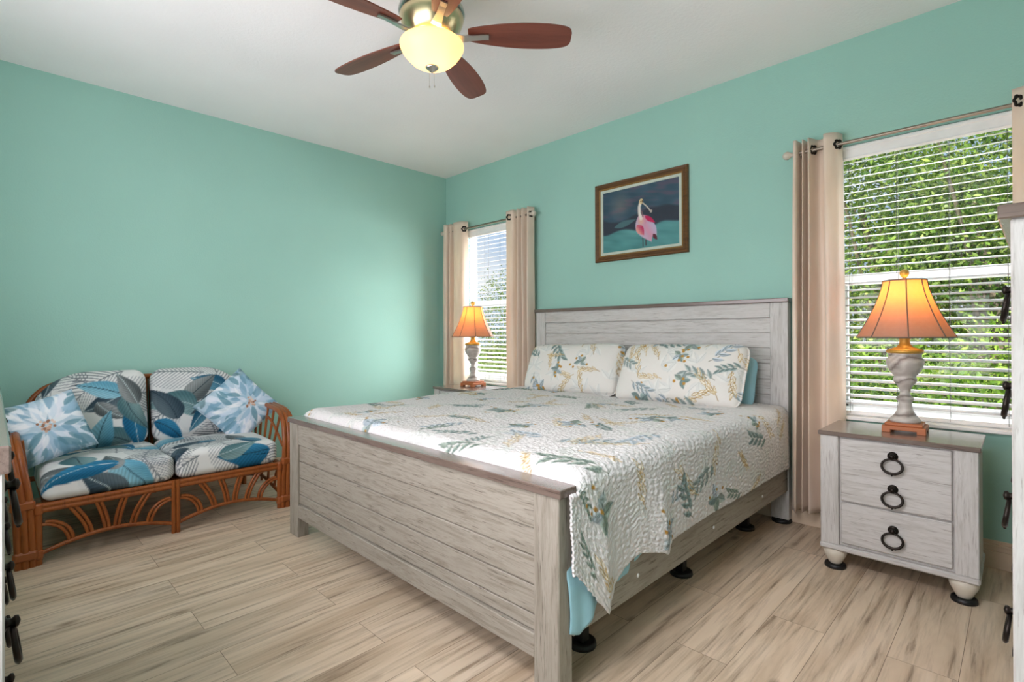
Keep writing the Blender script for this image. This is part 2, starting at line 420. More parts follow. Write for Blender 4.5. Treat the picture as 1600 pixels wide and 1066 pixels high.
class Paint:
    """lays leaves, stems and petals on a field of points given in metres"""
    def __init__(s, U, V, base):
        s.U = U.ravel(); s.V = V.ravel(); s.C = np.empty((s.U.size, 3)); s.C[:] = np.array(base)/255.
    def near(s, x0, x1, y0, y1): return np.nonzero((s.U > x0) & (s.U < x1) & (s.V > y0) & (s.V < y1))[0]
    def mix(s, i, col, a):
        c = np.array(col)/255. if not isinstance(col, np.ndarray) or col.ndim == 1 else col
        s.C[i] = s.C[i]*(1-a[:, None]) + c*a[:, None]
    def leaf(s, x, y, ang, L, Wd, col, col2=None, vein=None, bend=0., nv=0, alpha=1., outline=None, e=.004, peak=.8, frond=False):
        i = s.near(x-L*1.15, x+L*1.15, y-L*1.15, y+L*1.15)
        if not len(i): return
        du = s.U[i]-x; dv = s.V[i]-y; c, n = math.cos(ang), math.sin(ang)
        a = (du*c+dv*n)/L; b = (-du*n+dv*c)
        b = b - bend*L*a*(1-np.clip(a, 0, 1))*0 - bend*L*a*a
        k = (a > -.02) & (a < 1.02); i = i[k]; a = np.clip(a[k], 0, 1); b = b[k]
        hw = Wd*.5*np.sin(PI*a**peak)
        al = np.clip((hw-np.abs(b))/e+.5, 0, 1)*alpha
        if frond:
            ph = (a - np.abs(b)/L*1.1)*nv
            fr = ph - np.floor(ph); al = al*np.where(np.abs(b) < e, 1, np.clip((.5-fr)*6, 0, 1)*np.clip((fr)*8, 0, 1))
        base = np.array(col)/255.; cc = np.repeat(base[None], len(i), 0)
        if col2 is not None:
            t = np.clip(.5+b/(Wd*.6), 0, 1)[:, None]; cc = cc*(1-t)+np.array(col2)/255.*t
        if nv and not frond:
            ph = (a - np.abs(b)/L*1.0)*nv; fr = np.abs(ph-np.floor(ph)-.5)*2
            sh = (.88+.20*fr)[:, None]; cc = np.clip(cc*sh, 0, 1)
        if vein is not None:
            w = np.clip(1-np.abs(b)/(e*.8), 0, 1)[:, None]; cc = cc*(1-w)+np.array(vein)/255.*w
        s.mix(i, cc, al)
        if outline is not None:
            ao = np.clip(1-np.abs(np.abs(b)-hw)/(e*.8), 0, 1)*(hw > 0)
            s.mix(i, outline, ao)
    def line(s, pts, w, col, alpha=1.):
        P = np.array(pts)
        i = s.near(P[:, 0].min()-w*3, P[:, 0].max()+w*3, P[:, 1].min()-w*3, P[:, 1].max()+w*3)
        if not len(i): return
        d = np.full(len(i), 9.)
        for p, q in zip(P[:-1], P[1:]):
            v = q-p; t = np.clip(((s.U[i]-p[0])*v[0]+(s.V[i]-p[1])*v[1])/max(v@v, 1e-9), 0, 1)
            d = np.minimum(d, np.hypot(s.U[i]-p[0]-t*v[0], s.V[i]-p[1]-t*v[1]))
        s.mix(i, col, np.clip(1.5-d/(w*.5)*1.0, 0, 1)*alpha)
    def dot(s, x, y, r, col, alpha=1., ry=None, soft=.25):
        ry = ry or r; i = s.near(x-r*1.4, x+r*1.4, y-ry*1.4, y+ry*1.4)
        if not len(i): return
        d = np.hypot((s.U[i]-x)/r, (s.V[i]-y)/ry); s.mix(i, col, np.clip((1-d)/soft, 0, 1)*alpha)
    def out(s):
        c = np.clip(s.C, 0, 1); l = np.where(c <= .04045, c/12.92, ((c+.055)/1.055)**2.4)
        return np.hstack([l, np.ones((len(l), 1))]).astype(np.float32)

def np_mesh(name, V, F, m, parent=None, origin=(0, 0, 0), colors=None, uv=None, smooth=True, loc=None, rot=None):
    """V (n,3) array, F (m,4) array"""
    me = bpy.data.meshes.new(name); V = np.asarray(V, np.float32) - np.asarray(origin, np.float32); F = np.asarray(F, np.int32)
    k = F.shape[1]
    me.vertices.add(len(V)); me.vertices.foreach_set('co', V.ravel())
    me.loops.add(F.size); me.loops.foreach_set('vertex_index', F.ravel())
    me.polygons.add(len(F)); me.polygons.foreach_set('loop_start', np.arange(0, F.size, k, dtype=np.int32))
    me.polygons.foreach_set('loop_total', np.full(len(F), k, np.int32))
    me.update(calc_edges=True); me.validate()
    me.polygons.foreach_set('use_smooth', np.full(len(F), smooth))
    if colors is not None:
        at = me.color_attributes.new('Col', 'FLOAT_COLOR', 'POINT'); at.data.foreach_set('color', np.asarray(colors, np.float32).ravel())
    if uv is not None:
        l = me.uv_layers.new(name='UVMap'); l.data.foreach_set('uv', np.asarray(uv, np.float32)[F.ravel()].ravel())
    me.materials.append(M[m] if isinstance(m, str) else m); me.update()
    ob = bpy.data.objects.new(name, me); COL.objects.link(ob)
    if parent is not None: ob.parent = parent
    else: ob.location = loc if loc is not None else origin
    return ob
def grid_faces(nu, nv):
    i = np.arange(nu-1)[:, None]*nv + np.arange(nv-1)[None]
    return np.stack([i, i+nv, i+nv+1, i+1], -1).reshape(-1, 4)
def rbox(h, r, step, puff=0., axis=2):
    """rounded, puffed box: half sizes h, corner radius r (arrays V, F)"""
    h = np.array(h, float); Vs = []; Fs = []; o = 0
    def lin(d):
        n = max(6, int(2*h[d]/step)); return np.linspace(-1, 1, n)
    for ax in range(3):
        a, b = [(1, 2), (2, 0), (0, 1)][ax]
        A, B = np.meshgrid(lin(a), lin(b), indexing='ij')
        for sd in (-1, 1):
            P = np.zeros(A.shape+(3,)); P[..., a] = A; P[..., b] = B; P[..., ax] = sd
            F = grid_faces(*A.shape)
            if sd < 0: F = F[:, ::-1]
            Vs.append(P.reshape(-1, 3)); Fs.append(F+o); o += A.size
    V = np.vstack(Vs); F = np.vstack(Fs)
    key = np.round(V*1e5).astype(np.int64)
    _, first, inv = np.unique(key, axis=0, return_index=True, return_inverse=True)
    inv = inv.ravel(); V = V[first]; F = inv[F]
    rr = np.array([r]*3) if np.isscalar(r) else np.array(r)
    Q = V*h; C = np.clip(Q, -(h-rr), h-rr); D = (Q-C)/rr; L = np.linalg.norm(D, axis=1, keepdims=True); L[L == 0] = 1
    Q = C + D/L*np.minimum(np.max(np.abs(D), axis=1, keepdims=True), 1)*rr
    if puff:
        a, b = [i for i in range(3) if i != axis]
        Q[:, axis] += puff*np.sign(Q[:, axis])*(1-np.abs(V[:, a])**2.5)*(1-np.abs(V[:, b])**2.5)*np.clip(np.abs(Q[:, axis])/h[axis], 0, 1)
    return Q, F

# ------------------------------------------------------------------ room
RW, RN, H = 4.86, -3.98, 2.857
WIN = [(0.29, 1.15), (3.64, 4.50)]; WZ0, WZ1 = 0.668, 2.243
b = MB(); b.box(-.15, RW+.15, RN-.15, .15, -.12, 0, 0); struct(b.build('floor', 'floor'))
b = MB(); b.box(-.15, RW+.15, RN-.15, .15, H, H+.12, 0); struct(b.build('ceiling', 'ceil'))
b = MB(); b.box(-.6, RW+.6, RN-.6, .32, H+.12, H+.22, 0); struct(b.build('sun_block_roof', 'ceil'))  # unseen slab added to keep the sun out of the room
b = MB(); b.box(-.15, 0, RN-.15, .15, 0, H, 0); struct(b.build('wall_left', 'wall'))
b = MB(); b.box(RW, RW+.15, RN-.15, .15, 0, H, 0); struct(b.build('wall_right', 'wall'))
b = MB(); b.box(0, RW, RN-.15, RN, 0, H, 0); struct(b.build('wall_near', 'wall'))
b = MB()
xs = [0, WIN[0][0], WIN[0][1], WIN[1][0], WIN[1][1], RW]
for i in (0, 2, 4): b.box(xs[i], xs[i+1], 0, .15, 0, H, 0)
for (x0, x1) in WIN: b.box(x0, x1, 0, .15, 0, WZ0, 0); b.box(x0, x1, 0, .15, WZ1, H, 0)
struct(b.build('wall_back', 'wall'))
def baseboard(name, a, c, axis):
    b = MB()
    for (d, z0, z1) in ((.016, 0, .085), (.012, .085, .105), (.018, .105, .118), (.009, .118, .135)):
        if axis == 'x': b.box(a, c, -d, 0, z0, z1, .002)
        else: b.box(0, d, a, c, z0, z1, .002)
    struct(b.build(name, 'trim'))
baseboard('baseboard_back', 0.018, RW, 'x'); baseboard('baseboard_left', RN, 0, 'y')

# windows: frame, two sashes, panes, sill
for wi, (x0, x1) in enumerate(WIN):
    wo = bpy.data.objects.new('window_%d' % (wi+1), None); COL.objects.link(wo); wo.location = ((x0+x1)/2, .1, WZ0); struct(wo)
    b = MB(); fwid = .045
    b.box(x0, x0+fwid, .085, .15, WZ0, WZ1); b.box(x1-fwid, x1, .085, .15, WZ0, WZ1)
    b.box(x0, x1, .085, .15, WZ1-fwid, WZ1); b.box(x0, x1, .085, .15, WZ0+.01, WZ0+fwid+.015)
    b.build('frame', 'white', wo)
    b = MB(); zm0, zm1 = 1.442, 1.500
    b.box(x0+fwid, x1-fwid, .090, .118, zm0, zm1, .004)
    b.box(x0+fwid, x1-fwid, .084, .092, zm0+.018, zm0+.030, .002)
    b.box(x0+fwid, x0+fwid+.03, .095, .118, WZ0+.05, zm0); b.box(x1-fwid-.03, x1-fwid, .095, .118, WZ0+.05, zm0)
    b.box(x0+fwid, x1-fwid, .095, .118, WZ0+.055, WZ0+.10)
    b.build('sash', 'white', wo)
    b = MB(); b.box(x0+fwid, x1-fwid, .128, .131, WZ0+.06, WZ1-.04, 0); b.build('glass_pane', 'glass', wo)
    b = MB(); b.box(x0-.03, x1+.03, -.035, 0.0, WZ0-.004, WZ0+.017, .004); b.box(x0, x1, 0, .085, WZ0, WZ0+.017, .002)
    b.build('window_sill', 'white', wo)

# blinds: valance, slats, ladder cords, bottom rail
def blind(x0, x1, label):
    t = thing('window_blind', ((x0+x1)/2, .04, WZ0+.02), label, 'blind', None)
    b = MB(); b.box(x0+.005, x1-.005, -.006, .010, WZ1-.085, WZ1-.004, .005); b.box(x0+.005, x1-.005, -.010, .0, WZ1-.028, WZ1-.010, .004)
    b.box(x0+.005, x1-.005, -.010, .0, WZ1-.082, WZ1-.070, .004)
    b.build('valance', 'white', t)
    b = MB(); b.box(x0+.01, x1-.01, .012, .062, WZ1-.05, WZ1-.004, .002); b.build('head_rail', 'white', t)
    b = MB(); z = WZ1-.095; zs = []
    while z > WZ0+.065:
        mx = Matrix.Translation(((x0+x1)/2, .037, z)) @ Matrix.Rotation(R(13), 4, 'X')
        hw = (x1-x0)/2-.008
        # slightly crowned slat
        V = []; nn = 5
        for k in range(nn):
            y = -.025+.05*k/(nn-1); c = .0025*(1-(y/.025)**2)
            for sx in (-hw, hw):
                V.append((sx, y, c+.0014)); V.append((sx, y, c-.0014))
        F = []
        for k in range(nn-1):
            a = k*4; F += [(a, a+2, a+6, a+4), (a+1, a+5, a+7, a+3), (a, a+4, a+5, a+1), (a+2, a+3, a+7, a+6)]
        F += [(0, 1, 3, 2), (16, 18, 19, 17)]
        b.add(V, F, False, mx); zs.append(z); z -= .0435
    b.build('slats', 'slat', t)
    b = MB(); b.box(x0+.008, x1-.008, .014, .060, WZ0+.022, WZ0+.042, .004); b.build('bottom_rail', 'white', t)
    for k in range(4):
        cx = x0+.10+(x1-x0-.20)*k/3
        b = MB()
        for y in (.010, .063): b.tube([(cx, y, WZ1-.06), (cx, y, WZ0+.03)], .0011, 5)
        b.build('ladder_cord', 'cord', t)
    b = MB(); b.tube([(x0+.075, -.012, WZ1-.07), (x0+.078, -.016, WZ1-.72)], .0035, 6); b.build('tilt_wand', 'white', t)
blind(WIN[0][0], WIN[0][1], 'white slatted blind in the smaller-looking window beside the corner, behind the far lamp')
blind(WIN[1][0], WIN[1][1], 'white slatted blind in the large window behind the near lamp')

# ------------------------------------------------------------------ outside
b = MB(); b.box(-40, 40, .16, 60, -.4, -.25, 0); struct(b.build('lawn_ground', 'lawn'))
def leaves(centers, radii, n, size, cols, shell=.55):
    """n single leaves over a set of ellipsoidal clumps"""
    C = np.array(centers, float); Rr = np.array(radii, float)
    w = Rr.prod(1)**(2/3); k = RNG.choice(len(C), n, p=w/w.sum())
    d = RNG.normal(size=(n, 3)); d /= np.linalg.norm(d, axis=1, keepdims=True)
    rad = (shell+(1-shell)*RNG.random(n))[:, None]*(1+.12*RNG.normal(size=(n, 1)))
    P = C[k]+d*rad*Rr[k]
    ax = RNG.normal(size=(n, 3))+d*.7+np.array([0, 0, -.3]); ax /= np.linalg.norm(ax, axis=1, keepdims=True)
    s2 = np.cross(ax, RNG.normal(size=(n, 3))); s2 /= np.linalg.norm(s2, axis=1, keepdims=True)
    L = size*(.6+.8*RNG.random(n))[:, None]; Wd = L*.42
    V = np.stack([P, P+ax*L*.5+s2*Wd*.5, P+ax*L, P+ax*L*.5-s2*Wd*.5], 1).reshape(-1, 3)
    F = np.arange(4*n).reshape(-1, 4)
    cc = np.array([S(*c)[:3] for c in cols]); t = RNG.random(n)*(len(cc)-1); i = np.floor(t).astype(int); f = (t-i)[:, None]
    c = cc[i]*(1-f)+cc[np.minimum(i+1, len(cc)-1)]*f; c = c*(.75+.5*RNG.random((n, 1)))
    return V, F, np.repeat(np.hstack([c, np.ones((n, 1))]), 4, 0)
GREENS = [(52, 78, 30), (92, 122, 44), (136, 160, 66), (176, 186, 96)]
def tree(x, y, h, w, n, label, cat='tree', name='garden_tree', trunk=.09, z0=-.25, low=.25, size=.066, cols=GREENS):
    t = thing(name, (x, y, z0), label, cat, 'trees and shrubs outside the windows')
    b = MB()
    th = h*.62
    b.tube([(x, y, z0), (x+.05*w, y+.03, z0+th*.5), (x-.04*w, y, z0+th)], [trunk, trunk*.8, trunk*.4], 10)
    cs = []; rs = []
    for k in range(16):
        a = RNG.random()*2*PI; q = RNG.random()**.6*w*.42; zz = z0+h*(low+.92*(1-low)*RNG.random())
        c = (x+math.cos(a)*q, y+math.sin(a)*q, zz); cs.append(c); rr = w*(.20+.14*RNG.random()); rs.append((rr, rr, rr*.85))
        if k < 9:
            zb = z0+th*(.25+.6*k/9); b.tube([(x, y, zb), ((x+c[0])/2, (y+c[1])/2, (zb+c[2])/2+.1), c], [trunk*.35, trunk*.25, trunk*.1], 6)
    b.build('trunk', 'bark', t)
    V, F, C = leaves(cs, rs, n, size, cols)
    np_mesh('foliage', V, F, 'leaf', t, (x, y, z0), C, smooth=False)
tree(2.95, 5.2, 5.2, 3.0, 24000, 'broad leafy tree seen through the left part of the near window')
tree(4.15, 4.4, 4.8, 2.6, 24000, 'dense sunlit tree straight behind the near lamp outside the window')
tree(5.35, 5.6, 5.6, 3.0, 15000, 'tall tree at the right part of the near window behind the chest')
tree(1.2, 9.0, 6.0, 4.2, 9000, 'distant tree standing behind the broad tree outside the near window', trunk=.14, size=.11)
tree(3.9, 9.6, 6.4, 4.6, 9000, 'far background tree glimpsed between the leaves in the near window', trunk=.14, size=.11)
tree(-3.6, 6.2, 3.1, 3.2, 11000, 'round green tree in front of the sky in the far window', low=.2)
tree(-6.6, 7.8, 3.0, 3.6, 9000, 'paler tree further left outside the far window', low=.2, cols=[(80, 104, 44), (128, 150, 70), (170, 180, 100)])
tree(-1.3, 4.9, 2.6, 2.4, 8000, 'green shrub beside the curtain edge outside the far window', low=.15)
tree(3.1, 3.0, 1.3, 1.5, 5000, 'low shrub under the left part of the near window', 'shrub', 'garden_shrub', .04, low=.2, size=.07)
tree(4.4, 2.9, 1.35, 1.6, 6000, 'low bright green shrub outside behind the stone lamp base', 'shrub', 'garden_shrub', .04, low=.2, size=.07, cols=[(70, 100, 30), (130, 160, 50), (180, 200, 90)])

# ------------------------------------------------------------------ curtains and rods
ROD_Y, ROD_Z = -.09, 2.235
def rod(x0, x1, label):
    t = thing('curtain_rod', ((x0+x1)/2, ROD_Y, ROD_Z), label, 'curtain rod', 'curtain rods')
    b = MB(); b.tube([(x0, ROD_Y, ROD_Z), (x1, ROD_Y, ROD_Z)], .0095, 12); b.build('pole', 'rod', t)
    for x, s in ((x0, -1), (x1, 1)):
        b = MB(); mx = Matrix.Rotation(PI/2*s, 4, 'Y')
        b.lathe([(.0095, -.03), (.013, -.028), (.013, -.018), (.009, -.014), (.016, -.004), (.023, .008), (.024, .018), (.020, .030), (.010, .038), (.001, .041)], (x, ROD_Y, ROD_Z), 20, mx)
        b.build('finial', 'finial', t)
    for x in (x0+.06, x1-.06):
        b = MB(); b.tube([(x, 0, ROD_Z-.02), (x, -.05, ROD_Z-.02), (x, ROD_Y, ROD_Z-.014)], .006, 8)
        b.lathe([(.022, 0), (.022, .006), (.012, .009)], (x, 0, ROD_Z-.02), 16, Matrix.Rotation(PI/2, 4, 'X'))
        b.build('bracket', 'rod', t)
rod(.075, 1.350, 'pewter curtain rod over the far window beside the corner')
rod(3.455, 4.690, 'pewter curtain rod over the near window')
def curtain(prof, z0, z1, label, spread=1.06, rings=()):
    """prof: x, y of the cloth seen from above, front to back folds about the rod"""
    P = crom(prof, 10); n = len(P); xc = P[:, 0].mean(); zs = np.linspace(z1, z0, 60)
    G = np.zeros((len(zs), n, 3))
    for i, z in enumerate(zs):
        t = i/(len(zs)-1)
        sp = 1+(spread-1)*t
        wob = .006*t*np.sin(np.arange(n)*.35+3*t)
        G[i, :, 0] = xc+(P[:, 0]-xc)*sp + wob
        G[i, :, 1] = np.minimum(ROD_Y+(P[:, 1]-ROD_Y)*(1+.12*t) + .004*np.sin(9*t+np.arange(n)*.2), -.036)
        G[i, :, 2] = z + .004*np.sin(np.arange(n)*.3)*(t > .98)
    th = thing('window_curtain', (xc, ROD_Y, z0), label, 'curtain', 'curtain panels')
    c = np_mesh('fabric', G.reshape(-1, 3), grid_faces(len(zs), n), 'curtain', th, (xc, ROD_Y, z0))
    md = c.modifiers.new('thickness', 'SOLIDIFY'); md.thickness = .0035
    # header hem seam
    for (x, y) in rings:
        b = MB(); n = 36; pth = []
        for k in range(n):
            a = 2*PI*k/n; r_ = .022+.0035*math.cos(6*a)
            pth.append((x-.60*r_*math.cos(a), y-.80*r_*math.cos(a)-.004, ROD_Z+r_*math.sin(a)))
        b.tube(pth, .0062, 8, closed=True)
        b.build('grommet', 'iron', th)
F_, B_ = -.128, -.052
curtain([(.105, B_), (.118, F_), (.165, F_), (.185, B_), (.215, F_), (.245, B_), (.285, F_), (.395, F_+.01), (.43, B_)], .12, 2.312,
        'cream curtain panel in the room corner, left of the far window', rings=[(.415, ROD_Y)])
curtain([(1.05, F_+.005), (1.135, F_), (1.165, B_), (1.195, F_), (1.222, B_), (1.255, F_), (1.285, B_), (1.318, F_), (1.345, B_)], .12, 2.30,
        'cream curtain panel between the far window and the headboard', spread=1.0, rings=[(1.105, F_-.004), (1.333, ROD_Y)])
curtain([(3.472, B_), (3.482, F_), (3.502, F_), (3.512, B_), (3.532, F_), (3.545, B_), (3.565, F_), (3.598, B_), (3.635, B_-.01), (3.645, F_), (3.70, F_+.02), (3.722, B_)], .108, 2.302,
        'cream curtain panel between the headboard and the near lamp', spread=1.08, rings=[(3.582, ROD_Y), (3.708, ROD_Y)])
curtain([(4.418, F_+.01), (4.47, F_), (4.50, B_), (4.535, F_), (4.565, B_), (4.60, F_), (4.63, B_), (4.66, F_)], .13, 2.30,
        'cream curtain panel right of the near window, partly hidden by the tall chest', spread=1.03, rings=[(4.44, F_-.004)])

# ------------------------------------------------------------------ bed
BX0, BX1 = 1.380, 3.436
bed = thing('king_bed', (2.408, -1.17, 0), 'king size whitewashed panel bed frame with brown-capped headboard and footboard', 'bed')
hb = None
def part_empty(name, parent):
    o = bpy.data.objects.new(name, None); COL.objects.link(o); o.parent = parent; return o
# headboard panel is the part; posts, cap and rail its sub-parts
b = MB()
z = 1.259; k = 0
for zt, zb in ((1.254, 1.166), (1.161, 1.070), (1.065, .973), (.968, .876), (.871, .779), (.774, .682), (.677, .58), (.575, .40)):
    b.box(BX0+.10, BX1-.10, -.064, -.035, zb, zt, .0025)
b.box(BX0+.10, BX1-.10, -.055, -.04, .40, 1.26, 0)
hbp = b.build('headboard', 'nx', bed)  # same timber as the footboard, coloured paler to stand in for window light
for x0 in (BX0, BX1-.104):
    b = MB(); b.box(x0, x0+.104, -.078, -.020, .022, 1.352, .003); b.build('headboard_post', 'nz', hbp)
b = MB(); b.box(BX0+.104, BX1-.104, -.074, -.026, 1.259, 1.352, .003); b.build('headboard_top_rail', 'nx', hbp)
b = MB(); b.box(BX0-.008, BX1+.006, -.094, -.014, 1.352, 1.377, .003); b.build('headboard_cap', 'capx', hbp, label='brown wood cap along the top of the headboard')
FY = -2.250
b = MB()
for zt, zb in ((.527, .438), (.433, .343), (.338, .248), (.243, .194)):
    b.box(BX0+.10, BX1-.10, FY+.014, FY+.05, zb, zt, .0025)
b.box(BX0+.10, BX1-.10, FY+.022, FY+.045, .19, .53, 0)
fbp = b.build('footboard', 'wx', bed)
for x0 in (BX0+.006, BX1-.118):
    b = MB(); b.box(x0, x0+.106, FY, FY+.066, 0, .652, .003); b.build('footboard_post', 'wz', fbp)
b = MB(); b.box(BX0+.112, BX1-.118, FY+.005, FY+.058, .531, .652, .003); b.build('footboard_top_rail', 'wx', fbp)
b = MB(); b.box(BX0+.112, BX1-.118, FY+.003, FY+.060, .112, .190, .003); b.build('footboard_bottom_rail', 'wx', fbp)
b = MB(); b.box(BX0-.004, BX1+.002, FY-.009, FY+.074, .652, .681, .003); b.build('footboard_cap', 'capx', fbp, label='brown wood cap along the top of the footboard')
for x0 in (BX0+.006, BX1-.032):
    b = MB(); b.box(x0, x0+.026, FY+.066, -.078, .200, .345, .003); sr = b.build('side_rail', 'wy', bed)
    if x0 > 2:
        for y in (-1.80, -1.14, -.51):
            c = MB(); c.lathe([(.0075, 0), (.0075, .002), (.004, .004), (.0005, .0045)], (BX1-.006, y, .267), 14, Matrix.Rotation(PI/2, 4, 'Y')); c.build('bolt_cover', 'white', sr)
for y in (-1.93, -1.14, -.33):
    for x in (3.27, 2.408, 1.55):
        b = MB(); b.box(x-.02, x+.02, y-.02, y+.02, .019, .21, .003); 
        b.build('support_leg', 'black', bed, label='black support leg under the bed frame')
    b = MB(); b.box(BX0+.032, BX1-.032, y-.04, y+.04, .21, .235, .003); b.build('cross_slat', 'wx', bed)
def cup(x, y, r, label, g):
    b = MB(); b.lathe([(r, 0), (r*1.04, .006), (r, .018), (r*.86, .021), (r*.82, .020), (r*.5, .0195)], (x, y, 0), 24)
    tag(b.build('caster_cup', 'black', None, (x, y, 0)), label, 'caster cup', g)
cup(3.27, -1.93, .052, 'black caster cup on the floor just behind the footboard post', 'bed caster cups')
cup(3.27, -1.14, .052, 'black caster cup under the middle of the bed side rail', 'bed caster cups')
cup(3.27, -.33, .052, 'black caster cup under the bed side rail near the headboard', 'bed caster cups')
cup(BX1-.05, -.05, .055, 'black caster cup under the right headboard post', 'bed caster cups')
b = MB(); mx0, mx1, my0, my1 = 1.425, 3.392, -2.155, -.10
Q, F = rbox(((mx1-mx0)/2, (my1-my0)/2, .225), .05, .06)
mo = np_mesh('mattress', Q+np.array([(mx0+mx1)/2, (my0+my1)/2, .46]), F, 'mattress', None, ((mx0+mx1)/2, (my0+my1)/2, .236))
tag(mo, 'thick mattress on the bed frame hidden under the floral quilt', 'mattress')

# botanical pattern used by quilt and shams
TEAL = [(134, 146, 142), (112, 130, 126), (150, 160, 164), (120, 134, 122), (160, 170, 178)]
GOLD = [(176, 146, 90), (150, 118, 62), (192, 166, 118)]
def sprig(p, x, y, ang, L, rs, kind):
    stem = [(x+math.cos(ang+.4*t)*L*t, y+math.sin(ang+.4*t)*L*t) for t in np.linspace(0, 1, 7)]
    if kind == 0:     # painted grey-green leaves
        col = TEAL[rs.integers(len(TEAL))]
        p.line(stem, .004, (128, 128, 112))
        for k, t in enumerate(np.linspace(.15, 1, 8)):
            sx, sy = stem[0][0]+(stem[-1][0]-stem[0][0])*t, stem[0][1]+(stem[-1][1]-stem[0][1])*t
            sd = 1 if k % 2 else -1
            c2 = tuple(min(255, c+40) for c in col)
            p.leaf(sx, sy, ang+.4*t+sd*.75, L*.38, L*.15, col, c2, (88, 108, 106), bend=-.2*sd)
    elif kind == 1:   # gold outline sprays
        p.line(stem, .0042, GOLD[rs.integers(3)])
        for k, t in enumerate(np.linspace(.2, 1, 7)):
            sx, sy = stem[0][0]+(stem[-1][0]-stem[0][0])*t, stem[0][1]+(stem[-1][1]-stem[0][1])*t
            sd = 1 if k % 2 else -1
            p.leaf(sx, sy, ang+.4*t+sd*.55, L*.30, L*.085, (238, 228, 200), None, None, bend=-.2*sd, alpha=.4, outline=GOLD[k % 3])
    elif kind == 2:   # round eucalyptus leaves with berries
        for k in range(4):
            a = ang+k*1.3; c = TEAL[rs.integers(len(TEAL))]
            p.leaf(x, y, a, L*.42, L*.26, c, tuple(min(255, q+45) for q in c), (90, 110, 110))
        for k in range(5): p.dot(x+rs.normal()*L*.3, y+rs.normal()*L*.3, .011, (176, 134, 66))
    else:             # ghost leaves
        for k in range(3):
            p.leaf(x, y, ang+k*.9, L*.5, L*.22, (206, 208, 204), (222, 222, 216), (180, 184, 180), alpha=.75)
def floral(U, V, base, seed, area, size, ghost=True, step=None):
    rs = np.random.default_rng(seed); p = Paint(U, V, base)
    x0, x1, y0, y1 = area; st = step or size*.9
    pts = [(x, y) for x in np.arange(x0, x1, st) for y in np.arange(y0, y1, st)]
    rs.shuffle(pts)
    if ghost:
        for (x, y) in pts: sprig(p, x+rs.normal()*st*.4, y+rs.normal()*st*.4, rs.random()*6.28, size*1.1, rs, 3)
    for i, (x, y) in enumerate(pts):
        sprig(p, x+rs.normal()*st*.28, y+rs.normal()*st*.28, rs.random()*6.28, size*(.75+.5*rs.random()), rs, (0, 1, 1, 2, 1, 0)[i % 6])
    return p

